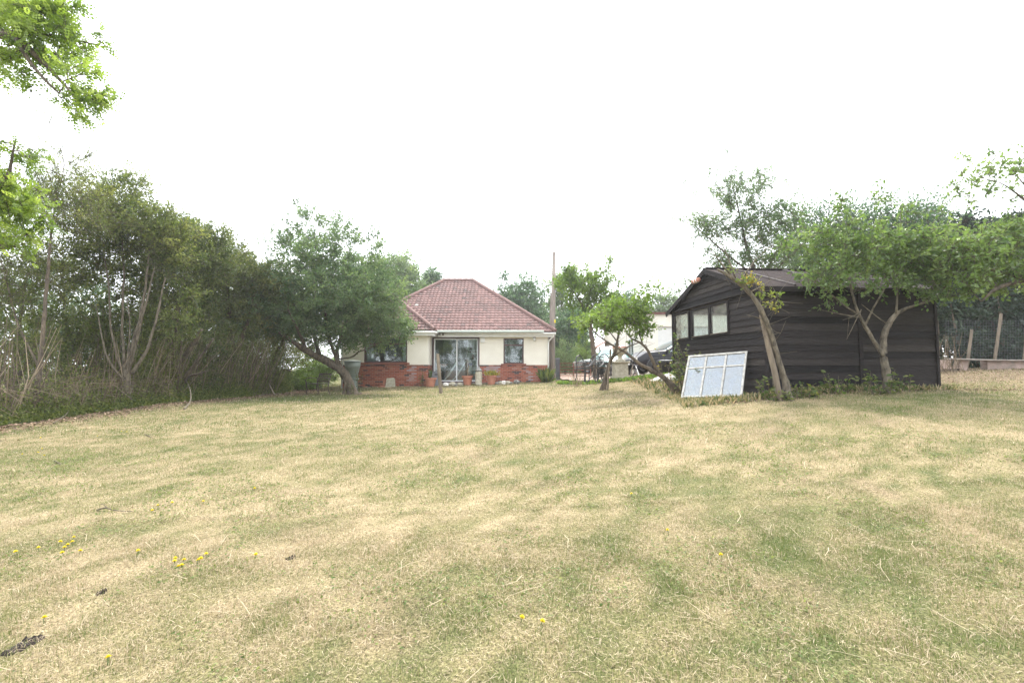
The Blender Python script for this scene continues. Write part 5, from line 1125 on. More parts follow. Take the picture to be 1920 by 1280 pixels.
def flower_pot(px, D_, r_, h, label, plant=None, seed=0):
    g = GP(px, D_); t = Thing('terracotta_pot', label, 'plant pot', g, group='terracotta pots before the door')
    b = Bd(); b.lathe([(0, .0), (r_ * .62, 0), (r_ * .86, h * .78), (r_ * .88, h * .8), (r_ * 1.0, h * .82), (r_ * 1.02, h), (r_ * .9, h), (r_ * .85, h * .85)], g, 28); t.part('pot', b, terra, smooth=False)
    b = Bd(); b.lathe([(r_ * .86, h * .86), (0, h * .9)], g, 20); t.part('compost', b, soil)
    r = np.random.default_rng(seed)
    if plant == 'grassy':
        n = 260; P = np.c_[g[0] + r.normal(0, r_ * .4, n), g[1] + r.normal(0, r_ * .4, n), np.full(n, g[2] + h * .88)]; Dv = np.c_[r.normal(0, .5, n), r.normal(0, .5, n), np.ones(n)]; b = Bd(); leaves(b, P, Dv, .26, 'narrow', r.uniform(.4, 1, n), r, .1); t.part('plant', b, lf_sick)
    elif plant == 'stalk':
        b = Bd(); b.tube([g + V3((0, 0, h * .85)), g + V3((.03, 0, h + .4)), g + V3((.01, 0, h + .75))], [.02, .016, .008], 6, a=.8)
        for k in range(14): a_ = k * .9; b.tube([g + V3((.02, 0, h + .1 + k * .04)), g + V3((.02 + .14 * math.cos(a_), .14 * math.sin(a_), h + .05 + k * .045))], [.008, .003], 4, a=.7)
        t.part('dead_stalk', b, drystem)
    elif plant == 'leafy':
        n = 90; P = np.c_[g[0] + r.normal(0, .05, n), g[1] + r.normal(0, .05, n), g[2] + h * .85 + r.uniform(0, .4, n)]; b = Bd(); leaves(b, P, r.normal(size=(n, 3)), .08, 'oval', r.uniform(.2, .8, n), r); b.tube([g + V3((0, 0, h * .8)), g + V3((.02, 0, h + .4))], .008, 5); t.part('plant', b, lf_weed)
    return t
flower_pot(807, 20.6, .28, .40, 'terracotta pot with sparse green growth at the wing corner', 'leafy', 1)
flower_pot(876.5, 20.9, .26, .42, 'terracotta pot with a tall dead stalk before the sliding door', 'stalk', 2)
flower_pot(921, 20.9, .25, .42, 'terracotta pot with pale grassy growth right of the cream urn', 'grassy', 3)
g = GP(816, 21.35); bx = Thing('storage_box', 'grey plastic box behind the pot at the wing corner', 'box', g)
b = Bd(); zt = W(816, 696, 21.3)[2]; b.box((g[0] - .23, g[1] - .18, g[2] - .02), (g[0] + .24, g[1] + .18, zt - .04)); bx.part('body', b, greyp)
b = Bd(); b.box((g[0] - .25, g[1] - .2, zt - .039), (g[0] + .26, g[1] + .2, zt)); bx.part('lid', b, greyp)
b = Bd(); b.box((g[0] + .0, g[1] - .205, zt - .17), (g[0] + .14, g[1] - .182, zt - .12)); bx.part('handle', b, blackp)
g = GP(897.5, 20.8); ur = Thing('chimney_pot', 'tall cream chimney pot standing right of the sliding door', 'chimney pot', g); h = W(897, 686, 20.8)[2] - g[2]
b = Bd(); b.lathe([(0, 0), (.17, 0), (.17, h * .05), (.155, h * .07), (.165, h * .55), (.155, h * .66), (.10, h * .72)], g, 24); ur.part('body', b, stone, smooth=True)
b = Bd(); b.lathe([(.10, h * .71), (.155, h * .74), (.16, h * .79), (.12, h * .82), (.09, h * .86), (.06, h * .9), (.05, h * .97), (.02, h), (0, h)], g, 24); ur.part('collar', b, stoned, smooth=True)
def rock(px, D_, s, mat, label, seed, name='rock', flat=.7, group='loose stones along the bungalow wall'):
    r = np.random.default_rng(seed); g = GP(px, D_); b = Bd(); P = []; k, m = 12, 7
    for j in range(m):
        ph = -1.2 + 2.6 * j / (m - 1)
        for i in range(k):
            a_ = i * 2 * math.pi / k; rr = s * (1 + r.normal(0, .13))
            P.append((rr * math.cos(a_) * math.cos(ph), rr * math.sin(a_) * math.cos(ph), s * flat * (math.sin(ph) + .7)))
    Q = [(j * k + i, j * k + (i + 1) % k, (j + 1) * k + (i + 1) % k, (j + 1) * k + i) for j in range(m - 1) for i in range(k)]
    P.append((0, 0, s * flat * 1.68)); T = [((m - 1) * k + i, (m - 1) * k + (i + 1) % k, m * k) for i in range(k)]
    b.add(np.array(P) + g, Q, T); return single(name, b, mat, g, label, 'stone', group)
for k, (px, s, m_, lab) in enumerate([(932, .10, stoned, 'dark flat stone at the left end of the rubble row'), (939, .12, stone, 'pale stone second in the rubble row'), (945, .14, plast, 'largest whitish stone in the rubble row'), (952, .13, stone, 'rounded pale stone near the window end of the rubble row'), (957, .09, stoned, 'small grey stone ending the rubble row'), (968.5, .15, stoned, 'grey boulder alone under the right window'), (848, .16, stone, 'tawny stone left before the sliding door'), (854, .1, stoned, 'small dark stone before the sliding door'), (862, .13, stone, 'squarish pale stone before the sliding door'), (836, .14, plast, 'whitish stone behind the lawn post')]):
    rock(px, 20.9 if px > 900 else 20.7, s, m_, lab, 200 + k)
g = GP(731, 20.6); b = Bd(); b.poly([g + V3((-.22, 0, -.05)), g + V3((.23, 0, -.05)), g + V3((.18, .15, .36)), g + V3((.1, .17, .42)), g + V3((-.2, .17, .4))], (0, .07, 0)); single('paving_slab', b, stone, g, 'pale stone slab leaning on the brick plinth', 'slab')
g = GP(718, 20.7); t = Thing('brick_pile', 'few loose red bricks beside the pale slab', 'bricks', g)
for k, (o_, sz, rz_) in enumerate([((0, 0, .04), (.11, .05, .033), .3), ((-.12, .05, .04), (.11, .05, .033), -.2), ((.02, .06, .22), (.033, .05, .11), .1)]):
    b = Bd(); c_, s_ = math.cos(rz_), math.sin(rz_); b.obox(g + V3(o_), (sz[0] * c_, sz[0] * s_, 0), (-sz[1] * s_, sz[1] * c_, 0), (0, 0, sz[2]), a=.55); t.part('brick', b, terra)
def tuft(px, D_, n, h, mat, label, seed, name='grass_tuft', spread=.08, cat='plant', tmpl='narrow', lean=.45, group=None):
    r = np.random.default_rng(seed); g = GP(px, D_); b = Bd()
    P = np.c_[g[0] + r.normal(0, spread, n), g[1] + r.normal(0, spread, n), np.full(n, g[2] - .01)]; Dv = np.c_[r.normal(0, lean, n), r.normal(0, lean, n), np.ones(n)]
    leaves(b, P, Dv, h, tmpl, r.uniform(.2, 1, n), r, .05); return single(name, b, mat, g, label, cat, group)
tuft(1024, 21.3, 90, .62, lf_weed, 'spiky green plant at the right corner of the bungalow', 61, 'spiky_plant')
def weed(px, D_, h, mat, label, seed, n=60, spread=.12, ls=.06, name='weed', group=None, stems=6, tmpl='oval'):
    r = np.random.default_rng(seed); g = GP(px, D_); t = Thing(name, label, 'weed', g, group=group); sb = Bd(); lb = Bd()
    for k in range(stems):
        p = g + V3((r.normal(0, spread), r.normal(0, spread), -.02)); q = p + V3((r.normal(0, h * .25), r.normal(0, h * .25), h * r.uniform(.6, 1.1)))
        mid = (p + q) / 2 + r.normal(0, h * .06, 3); sb.tube([p, mid, q], [.006, .005, .003], 5)
        m = n // stems; tt = r.uniform(.15, 1.05, m)[:, None]; P = p + (q - p) * tt + r.normal(0, .02, (m, 3)); leaves(lb, P, np.c_[r.normal(0, 1, (m, 2)), r.normal(.1, .3, m)], ls, tmpl, r.uniform(.1, 1, m), r)
    t.part('stems', sb, twigm); t.part('leaves', lb, mat); return t
weed(792, 20.8, .8, lf_weed, 'climbing weed on the wing wall left of the pot', 71, 90, .06, .07)
weed(674, 19.4, .8, lf_weed, 'tall weed right of the water butt', 72, 60, .06, .07)
weed(668, 17.7, .5, lf_weed, 'weeds at the foot of the old leaning tree', 73, 80, .14, .06)

# garden chair under the tree
wdir = nrm((.86, -.5, 0)); fdir = nrm((-.5, -.86, 0)); g = (GP(575, 17.5) + GP(614, 17.7)) / 2; g[2] = gz(g[0], g[1])
ch = Thing('garden_chair', 'dark cast metal garden chair with lattice back under the leaning tree', 'chair', g); hw, dp = .34, .24
def CP(a, f, z): return g + wdir * a + fdir * f + V3((0, 0, z))
for s_ in (-1, 1):
    b = Bd(); b.tube([CP(s_ * hw, dp, 0), CP(s_ * hw, dp - .05, .2), CP(s_ * hw, dp, .42)], [.016, .02, .02], 6); ch.part('leg', b, castm)
    b = Bd(); b.tube([CP(s_ * hw, -dp - .1, 0), CP(s_ * hw, -dp + .02, .2), CP(s_ * hw, -dp, .42), CP(s_ * hw, -dp - .12, .82)], [.016, .02, .02, .018], 6); ch.part('leg', b, castm)
    b = Bd(); b.tube([CP(s_ * hw, -dp - .05, .62), CP(s_ * hw, 0, .66), CP(s_ * hw, dp + .02, .62), CP(s_ * hw, dp + .04, .57), CP(s_ * hw, dp - .02, .42)], .016, 6); ch.part('arm_rest', b, castm)
for k in range(6):
    b = Bd(); f_ = dp - k * .095; b.bar(CP(-hw, f_, .43), CP(hw, f_, .43), .07, .02); ch.part('seat_slat', b, castm)
def BP(a, z): return CP(a, -dp - .12 * (z - .42) / .4, z)
b = Bd(); b.bar(BP(-hw, .80), BP(hw, .80), .03, .05).bar(BP(-hw, .50), BP(hw, .50), .03, .05); back = ch.part('back_rail', b, castm)
for k in range(-5, 8):
    for s_ in (-1, 1):
        a0, a1 = k * .1, k * .1 + s_ * .14
        if max(a0, a1) > hw or min(a0, a1) < -hw: continue
        b = Bd(); b.bar(BP(a0, .52), BP(a0 + (a1 - a0) / 1, .66), .014, .014).bar(BP(a1, .66), BP(a0, .79), .014, .014); ch.part('lattice_bar', b, castm, back)

# ------------------------------------------------------------------ yard: gate, black box, furniture, urn, bins
GZ = .10
g0, g1 = GP(1050, 23.4), GP(1108, 23.0); gt_ = Thing('field_gate', 'rusty tubular field gate beyond the lawn', 'gate', g0)
zt = W(1075, 682, 23.2)[2]; zb_ = W(1075, 705, 23.2)[2]
for k in range(5):
    z = zb_ + .03 + (zt - zb_) * (k / 4) ** 1.15; b = Bd(); b.tube([(g0[0], g0[1], z), (g1[0], g1[1], z)], .02, 6); gt_.part('rail', b, rust)
for u in (0, .45, 1):
    b = Bd(); x_, y_ = g0[0] + (g1[0] - g0[0]) * u, g0[1] + (g1[1] - g0[1]) * u; b.tube([(x_, y_ + .03, zb_ - .12), (x_, y_ + .03, zt + .04)], .025, 6); gt_.part('upright', b, rust)
g = GP(1045.5, 22.7); bb = Thing('black_box', 'tall narrow black ribbed box beside the wooden pole', 'box', g); h = W(1045, 672, 22.7)[2] - g[2]
b = Bd(); b.box((g[0] - .1, g[1] - .12, g[2] - .03), (g[0] + .1, g[1] + .12, g[2] + h)); bb.part('body', b, greyp)
for k in range(5):
    b = Bd(); x_ = g[0] - .085 + k * .0425; b.box((x_ - .01, g[1] - .135, g[2] + .03), (x_ + .01, g[1] - .121, g[2] + h - .04)); bb.part('rib', b, blackp)
b = Bd(); b.box((g[0] - .115, g[1] - .14, g[2] + h + .001), (g[0] + .115, g[1] + .14, g[2] + h + .03)); bb.part('cap', b, greyp)
def iron_chair(px, D_, rz, tip, label):
    p = GP(px, D_, GZ); t = Thing('iron_chair', label, 'chair', p, rz, 'tangled black metal chairs by the yard kerb', local=True)
    c_, s_ = math.cos(tip), math.sin(tip)
    def R(x, y, z): return V3((x, y * c_ - z * s_, y * s_ + z * c_ + (.22 if tip else 0)))
    for s2 in (-1, 1):
        b = Bd(); b.tube([R(.22 * s2, -.24, 0), R(.21 * s2, -.2, .25), R(.22 * s2, -.22, .44)], .017, 6); t.part('leg', b, iron)
        b = Bd(); b.tube([R(.22 * s2, .26, 0), R(.2 * s2, .2, .25), R(.2 * s2, .2, .44), R(.17 * s2, .28, .72), R(.1 * s2, .31, .84), R(0, .31, .88)], .017, 6); t.part('leg', b, iron)
        b = Bd(); b.tube([R(.22 * s2, .22, .62), R(.27 * s2, 0, .67), R(.25 * s2, -.24, .63), R(.22 * s2, -.22, .44)], .016, 6); t.part('arm_rest', b, iron)
    b = Bd(); b.tube([R(-.22, -.22, .44), R(.22, -.22, .44), R(.2, .2, .44), R(-.2, .2, .44), R(-.22, -.22, .44)], .015, 6); seat = t.part('seat', b, iron)
    for k in range(5):
        b = Bd(); x = -.16 + k * .08; b.tube([R(x, -.22, .44), R(x, .2, .44)], .008, 5); t.part('seat_bar', b, iron, seat)
        b = Bd(); b.tube([R(x, .2, .46), R(x * .9, .27, .68), R(x * .7, .3, .82)], .008, 5); t.part('back_bar', b, iron)
    return t
iron_chair(1098, 15.0, .6, 0, 'black metal chair at the left of the tangled yard furniture'); iron_chair(1112, 14.8, -.5, 0, 'black metal chair with curved back in the middle of the yard furniture')
iron_chair(1112, 14.2, 2.6, 1.25, 'tipped over black metal chair lying before the others'); iron_chair(1134, 15.4, 2.9, 0, 'black metal chair seen behind the bent young tree')
D = 14.6; g = GP(1163, D, GZ); u = Thing('stone_urn', 'weathered stone urn on a square pedestal in the yard', 'urn', g); zt = W(1163, 650, D)[2]; H = zt - g[2]; ph = H * .55
def sq(b, h0, h1, z0, z1): return b.hexa([g + V3((sx * h0, sy * h0, z0)) for sx, sy in ((-1, -1), (1, -1), (1, 1), (-1, 1))] + [g + V3((sx * h1, sy * h1, z1)) for sx, sy in ((-1, -1), (1, -1), (1, 1), (-1, 1))])
b = Bd(); sq(b, .27, .26, -.03, .10); u.part('plinth_foot', b, stone)
b = Bd(); sq(b, .215, .205, .101, ph - .07); u.part('pedestal', b, stone)
b = Bd()
for sx, sy in ((0, -1), (-1, 0), (1, 0)): b.obox(g + V3((sx * .213, sy * .213, ph * .5)), (.13 if sy else .005, .005 if sy else .13, 0), (0, 0, .2), (.005 if sx else 0, .005 if sy else 0, 0)) if False else None
sq(b, .235, .27, ph - .069, ph - .03); sq(b, .27, .25, ph - .029, ph); u.part('pedestal_cap', b, stone)
b = Bd(); b.lathe([(0, ph + .001), (.16, ph + .001), (.15, ph + .05), (.07, ph + .10), (.06, ph + .15), (.10, ph + .19), (.19, ph + .25), (.235, ph + .34), (.225, ph + .40)], g, 24); u.part('urn_bowl', b, stone, smooth=True)
b = Bd(); b.lathe([(.22, ph + .40), (.25, ph + .42), (.255, H - .07), (.22, H - .06), (.2, H - .09), (0, H - .1)], g, 24); u.part('urn_rim', b, stone)
b = Bd(); b.lathe([(.2, H - .055), (.235, H - .05), (.24, H), (.2, H), (.18, H - .05), (0, H - .05)], g, 20); u.part('clay_tray', b, terra)
D = 13.4; g = GP(1250, D, GZ); bn = Thing('dustbin', 'black plastic dustbin with ridged lid beside the shed', 'dustbin', g); zt = W(1250, 674, D)[2]; H = zt - g[2]
b = Bd(); b.lathe([(0, 0), (.2, 0), (.25, H * .78), (.26, H * .8)], g, 24); bn.part('bin_body', b, blackp, smooth=True)
b = Bd(); b.lathe([(.27, H * .79), (.28, H * .82), (.27, H * .86), (.285, H * .88), (.28, H * .93), (.15, H * .98), (0, H)], g, 24); bn.part('lid', b, blackp)
for s_ in (-1, 1):
    b = Bd(); b.tube([g + V3((s_ * .25, -.06, H * .68)), g + V3((s_ * .31, -.02, H * .7)), g + V3((s_ * .31, .04, H * .7)), g + V3((s_ * .25, .08, H * .68))], .014, 6); bn.part('handle', b, blackp)
g = GP(1190, 14.3, GZ); tr = Thing('trestle', 'folding white and grey metal trestle right of the stone urn', 'trestle', g)
for (p, q, m_) in (((1192, 686), (1200, 708), white), ((1187, 683), (1181, 707), post), ((1188, 692), (1196, 707), post), ((1186, 705), (1194, 690), greyp)):
    b = Bd(); b.bar(W(p[0], p[1], 14.35), W(q[0], q[1] + 1, 14.1), .028, .028); tr.part('leg', b, m_)
b = Bd(); b.bar(W(1185, 683, 14.35), W(1196, 685, 14.35), .03, .03); tr.part('top_rail', b, greyp)
g = GP(1243, 11.9); r = np.random.default_rng(4); b = Bd(); P = []; 
for j in range(9):
    for i in range(13):
        u_, v_ = i / 12, j / 8; P.append(g + V3(((u_ - .5) * .62 + r.normal(0, .008), (v_ - .5) * .5, (-.02 + .22 * (math.sin(math.pi * u_ * .9) ** .7) * math.sin(math.pi * v_) ** .6 * (.35 + .75 * u_) + r.normal(0, .008)))))
b.add(P, [(j * 13 + i, j * 13 + i + 1, (j + 1) * 13 + i + 1, (j + 1) * 13 + i) for j in range(8) for i in range(12)]); single('white_sack', b, plast, g, 'crumpled white sack lying left of the discarded window', 'sack')

# ------------------------------------------------------------------ garage with canopy
gx0, gy0, gy1, gx1 = W(1208, 690, 22.4)[0], 22.4, 32.0, 14.5
gzt = W(1230, 589, 22.4)[2]; gzb = .9
ga = Thing('garage', 'cream flat roofed garage with a white roller door behind the cars', 'garage', (gx0, gy0, gzb))
rx0, rx1, rzt = W(1234, 650, 22.4)[0], W(1234, 650, 22.4)[0] + 2.6, W(1234, 612, 22.4)[2]
b = Bd(); b.box((gx0, gy0, gzb), (rx0, gy0 + .2, gzt)).box((rx0 + .0005, gy0, rzt), (rx1, gy0 + .2, gzt)).box((rx1 + .0005, gy0, gzb), (gx1, gy0 + .2, gzt)); ga.part('front_wall', b, cream)
dy0, dy1 = 30.2, 31.1
b = Bd(); b.box((gx0, gy0 + .201, gzb), (gx0 + .2, dy0, gzt)).box((gx0, dy1, gzb), (gx0 + .2, gy1, gzt)).box((gx0, dy0 + .0005, 3.0), (gx0 + .2, dy1 - .0005, gzt)); ga.part('side_wall', b, cream)
b = Bd(); b.box((gx0 + .2, gy1 - .2, gzb), (gx1, gy1, gzt)).box((gx1 - .2, gy0 + .2, gzb), (gx1 - .001, gy1 - .2, gzt)); ga.part('back_wall', b, cream)
b = Bd(); b.box((gx0 - .1, gy0 - .12, gzt + .001), (gx1 + .1, gy1 + .1, gzt + .09)); ga.part('flat_roof', b, pm('red_brown_trim', (.14, .05, .045), rough=.8))
rd = None
k = 0; z = gzb
while z < rzt - .02:
    b = Bd(); b.box((rx0 + .02, gy0 + .09 + .004 * (k % 2), z), (rx1 - .02, gy0 + .12, min(z + .155, rzt))); ga.part('door_slat', b, white); z += .16; k += 1
b = Bd(); b.box((gx0 + .06, dy0 + .03, gzb), (gx0 + .1, dy1 - .03, 2.98)); ga.part('side_door', b, woodred)
b = Bd(); b.box((gx0 - .03, dy0 - .06, gzb), (gx0 - .001, dy0 - .001, 3.05)).box((gx0 - .03, dy1 + .001, gzb), (gx0 - .001, dy1 + .06, 3.05)); ga.part('door_frame', b, white)
for y0, y1 in ((27.6, 28.8), (24.2, 25.3)):
    b = Bd(); b.box((gx0 - .035, y0, 1.75), (gx0 - .002, y1, 1.85)).box((gx0 - .035, y0, 3.0), (gx0 - .002, y1, 3.1)).box((gx0 - .035, y0, 1.851), (gx0 - .002, y0 + .09, 2.999)).box((gx0 - .035, y1 - .09, 1.851), (gx0 - .002, y1, 2.999)).box((gx0 - .035, (y0 + y1) / 2 - .05, 1.851), (gx0 - .002, (y0 + y1) / 2 + .05, 2.999)); wo = ga.part('window', b, white)
    b = Bd(); b.box((gx0 - .012, y0 + .09, 1.851), (gx0 - .004, (y0 + y1) / 2 - .05, 2.999)).box((gx0 - .012, (y0 + y1) / 2 + .05, 1.851), (gx0 - .004, y1 - .09, 2.999)); ga.part('pane', b, glassdark, wo)
# rusty canopy on the left
D = 31.4; ca = Thing('canopy', 'rusty corrugated canopy against the far end of the garage', 'canopy', (gx0 - .5, D, gz(gx0 - .5, D)))
b = Bd(); c0, c1 = W(1110.5, 655, D), W(1127, 640, D); c1[0] = gx0 - .02; nn_ = 14; P = []
for i in range(nn_ + 1):
    for y_ in (D - 1.0, D + 1.0):
        p = c0 + (c1 - c0) * i / nn_; P.append((p[0], y_, p[2] + .03 * (i % 2)))
b.add(P, [(2 * i, 2 * i + 2, 2 * i + 3, 2 * i + 1) for i in range(nn_)]); ca.part('roof_sheet', b, rust)
b = Bd(); b.tube([(c0[0] + .35, D - .9, gz(c0[0], D) - .1), (c0[0] + .35, D - .9, c0[2] + .15)], .06, 7); ca.part('prop', b, post)
b = Bd(); b.box((c0[0] + .3, D - .2, gz(c0[0], D)), (gx0 - .03, D + .3, c0[2] - .25)); ca.part('stacked_logs', b, bark)

# ------------------------------------------------------------------ parked cars
def car(name, label, loc, rz, paint, Lc=4.3, Wc=1.72, Hc=1.42, hood=1.05, cowl=-.35, estate=False, sc=1.0):
    t = Thing(name, label, 'car', loc, rz, 'cars parked in the yard', local=True)
    hx = Lc / 2; w = Wc / 2; belt = Hc * .63; hd = Hc * .66
    xa = hx * .42; xb = -hx * .08 + .35                  # cowl, roof front
    xc = -hx * (.72 if estate else .5); xd = -hx * (.97 if estate else .9)
    st = [(hx, .42, .60, .72), (hx - .1, .27, .66, .86), (hx - .5, .2, hd - .02, .96), (xa + .35, .2, hd + .02, 1), (xa, .2, hd + .06, 1), ((xa + xb) / 2, .2, (hd + .06 + Hc) / 2 + .03, 1), (xb, .2, Hc - .02, 1), ((xb + xc) / 2, .2, Hc, 1), (xc, .2, Hc - .04, 1), ((xc + xd) / 2, .2, (Hc + belt) / 2 + (.12 if estate else .08), .99), (xd, .22, belt + (.06 if estate else .1), .97), (-hx + .05, .27, belt - .02, .92), (-hx, .42, belt - .25, .84)]
    P = []; rows = []
    for x, zb0, zt0, k in st:
        ww = w * k; top = zt0; bl_ = min(belt, top - .05); cab = max(0, (top - belt) / (Hc - belt)); wt = ww * (1 - .26 * cab)
        half = [(ww * .86, zb0), (ww * .97, zb0 + .1), (ww, min(.55, bl_ - .08)), (ww * .985, bl_), (wt * .93, top - .035 if cab < .2 else top - .09), (wt * .72, top), (0, top + .02)]
        row = [(x, y, z) for y, z in half] + [(x, -y, z) for y, z in half[-2::-1]]
        rows.append(row); P += row
    m = len(rows[0]); Q = [(i * m + j, i * m + j + 1, (i + 1) * m + j + 1, (i + 1) * m + j) for i in range(len(rows) - 1) for j in range(m - 1)]
    b = Bd(); b.add(P, Q)
    for e_, fl_ in ((0, 1), (len(rows) - 1, 0)):
        base = e_ * m; T_ = [(base, base + j, base + j + 1) if fl_ else (base, base + j + 1, base + j) for j in range(1, m - 1)]
        b.T.append(np.array(T_))
    b.add([(st[1][0], w * .7, .2), (st[1][0], -w * .7, .2), (st[-2][0], -w * .7, .2), (st[-2][0], w * .7, .2)], [(0, 1, 2, 3)])
    body = t.part('body', b, paint, smooth=True)
    def sidept(i, f, s_):
        a, c = V3(rows[i][3]), V3(rows[i][4]); p = a + (c - a) * f; p[1] += .012; return p * V3((1, s_, 1))
    def mixp(i, fi, f, s_): a = sidept(i, f, s_); c = sidept(i + 1, f, s_); return a + (c - a) * fi
    for s_ in (1, -1):
        for nm, pts in (('front_side_glass', [mixp(4, .25, .1, s_), mixp(5, .9, .9, s_), mixp(6, .9, .88, s_), mixp(6, .9, .1, s_)]), ('rear_side_glass', [mixp(7, .0, .1, s_), mixp(7, .0, .88, s_), mixp(7, .85, .86, s_), mixp(8, .3, .15, s_)])):
            b = Bd(); b.poly(pts, (0, .006 * s_, 0)); t.part(nm, b, glassdark)
        for xw in (hx * .62, -hx * .62):
            b = Bd(); c = (xw, s_ * (w - .1), .31); b.lathe([(.17, -.1), (.29, -.1), (.31, -.06), (.31, .06), (.29, .1), (.17, .1)], c, 24, axis='y'); wo = t.part('wheel', b, rubber, smooth=False)
            b = Bd(); b.lathe([(0, .06), (.06, .075), (.17, .06), (.19, .1), (.19, -.1)], (c[0], c[1], c[2]), 16, axis='y') if s_ < 0 else b.lathe([(0, -.06), (.06, -.075), (.17, -.06), (.19, -.1), (.19, .1)], c, 16, axis='y'); t.part('rim', b, chrome, wo)
            b = Bd(); th_ = np.linspace(-.25, math.pi + .25, 14); b.tube([(xw + .36 * math.cos(a_), s_ * (w - .015), .31 + .36 * math.sin(a_)) for a_ in th_], .03, 6); t.part('wheel_arch', b, blackp)
        b = Bd(); b.obox((xa - .02, s_ * (w + .08), belt + .06), (.05, 0, 0), (0, .08, 0), (0, 0, .055)); t.part('wing_mirror', b, paint)
        b = Bd(); b.obox((hx - .12, s_ * w * .66, .66), (.06, -s_ * .05, 0), (.03, s_ * .15, 0), (0, 0, .07)); t.part('headlight', b, lampg)
        b = Bd(); b.obox((-hx + .06, s_ * w * .76, belt - .12), (.05, 0, 0), (0, .1, 0), (0, 0, .12)); t.part('tail_light', b, woodred)
        b = Bd(); b.obox((xb - .75, s_ * (w + .01), belt - .1), (.09, 0, 0), (0, .012, 0), (0, 0, .014)); t.part('door_handle', b, paint)
    def tp(i, y, off=.012): r_ = rows[i]; return V3((r_[6][0], y, r_[5][2] + .018))
    for nm, i, j in (('windscreen', 4, 6), ('rear_window', 8, 10)):
        ya, yb = rows[i][4][1] * .86, rows[j][4][1] * .86
        A_, B2 = tp(i, ya), tp(i, -ya); C2, D2 = tp(j, -yb), tp(j, yb)
        mA, mD = (A_ + D2) / 2 + V3((0, 0, .035)), (B2 + C2) / 2 + V3((0, 0, .035))
        b = Bd(); lift = V3((.02 if nm == 'windscreen' else -.02, 0, .02)); b.add([A_ + lift, B2 + lift, mD + lift, mA + lift, C2 + lift, D2 + lift], [(0, 1, 2, 3), (3, 2, 4, 5)]); t.part(nm, b, glassdark)
    b = Bd(); b.box((hx - .02, -.5, .5), (hx + .02, .5, .62)); t.part('grille', b, blackp)
    b = Bd(); b.box((hx + .0, -.26, .4), (hx + .025, .26, .49)); t.part('number_plate', b, white)
    return t
cl = W(1278, 690, 19.4); cl[2] = gz(cl[0], cl[1]) + .07; car('parked_car', 'black estate car parked side on before the roller door', cl, math.pi + .04, carblack, 4.6, 1.78, 1.46, estate=True)
cl = W(1166, 690, 21.0); cl[2] = gz(cl[0], cl[1]) + .07; cl[1] += 1.6; car('parked_car', 'teal green hatchback facing the lawn behind the stone urn', cl, -math.pi / 2 - .28, carteal, 3.8, 1.64, 1.40)
cl = W(1142, 690, 26.5); cl[2] = gz(cl[0], cl[1]) + .04; car('parked_car', 'pale silver low car behind the black metal chairs', cl, math.pi - .1, carsilver, 4.2, 1.7, 1.26)

# ------------------------------------------------------------------ right fence, low wall
D = 13.0
lw_ = Thing('low_wall', 'broken low concrete wall with two dark gaps at right', 'wall', GP(1800, D))
def wq(px0, px1, py0, py1, D0, mat, name, th=.2, skew=0):
    a, c = W(px0, py1, D0), W(px1, py1, D0); z1 = W(px0, py0, D0)[2]; z0 = min(gz(a[0], D0), gz(c[0], D0)) - .06
    b = Bd(); b.hexa([(a[0], D0, z0), (c[0], D0, z0), (c[0], D0 + th, z0), (a[0], D0 + th, z0), (a[0] + skew, D0, z1), (c[0] + skew, D0, z1), (c[0] + skew, D0 + th, z1), (a[0] + skew, D0 + th, z1)]); return lw_.part(name, b, mat)
wq(1762, 1784, 674.5, 692, D, pinkcon, 'wall_block'); wq(1797, 1812, 674.5, 692, D, pinkcon, 'wall_block', skew=.09); wq(1852, 1935, 675.5, 692, D, pinkcon, 'wall_block'); wq(1936, 2060, 675.5, 692, D, pinkcon, 'wall_block')
b = Bd(); a, c = W(1781, 672.5, D), W(1862, 675, D); b.bar(a, c, .26, .035); lw_.part('coping_slab', b, concrete)
b = Bd(); a, c = W(1862.5, 674.8, D), W(2060, 676, D); b.bar(a, c, .24, .03); lw_.part('coping_slab', b, concrete)
g = W(1840, 675, 13.35); g[2] = gz(g[0], g[1]); fe = Thing('wire_fence', 'wire mesh fence on leaning posts before the ivy', 'fence', g)
for (p0, p1) in (((1811, 676), (1822, 618)), ((1861, 676), (1877, 588)), ((1917, 676), (1927, 600)), ((1975, 676), (1984, 595))):
    a = W(*p0, 13.35); a[2] -= .3; b = Bd(); b.tube([a, W(*p1, 13.4)], [.04, .035], 8); fe.part('post', b, post)
b = Bd(); xs_ = np.arange(W(1770, 640, 13.45)[0], W(2000, 640, 13.45)[0], .08); z0, z1 = W(1850, 677, 13.45)[2], W(1850, 600, 13.45)[2]
zs_ = np.arange(z0, z1, .08); n1, n2 = len(xs_), len(zs_)
twigs(b, np.c_[xs_, np.full(n1, 13.45), np.full(n1, z0)], np.c_[xs_ + .12, np.full(n1, 13.48), np.full(n1, z1)], .0013, .0013)
twigs(b, np.c_[np.full(n2, xs_[0]), np.full(n2, 13.45), zs_], np.c_[np.full(n2, xs_[-1]), np.full(n2, 13.45), zs_], .0013, .0013)
fe.part('wire_mesh', b, greyp, kind='stuff')

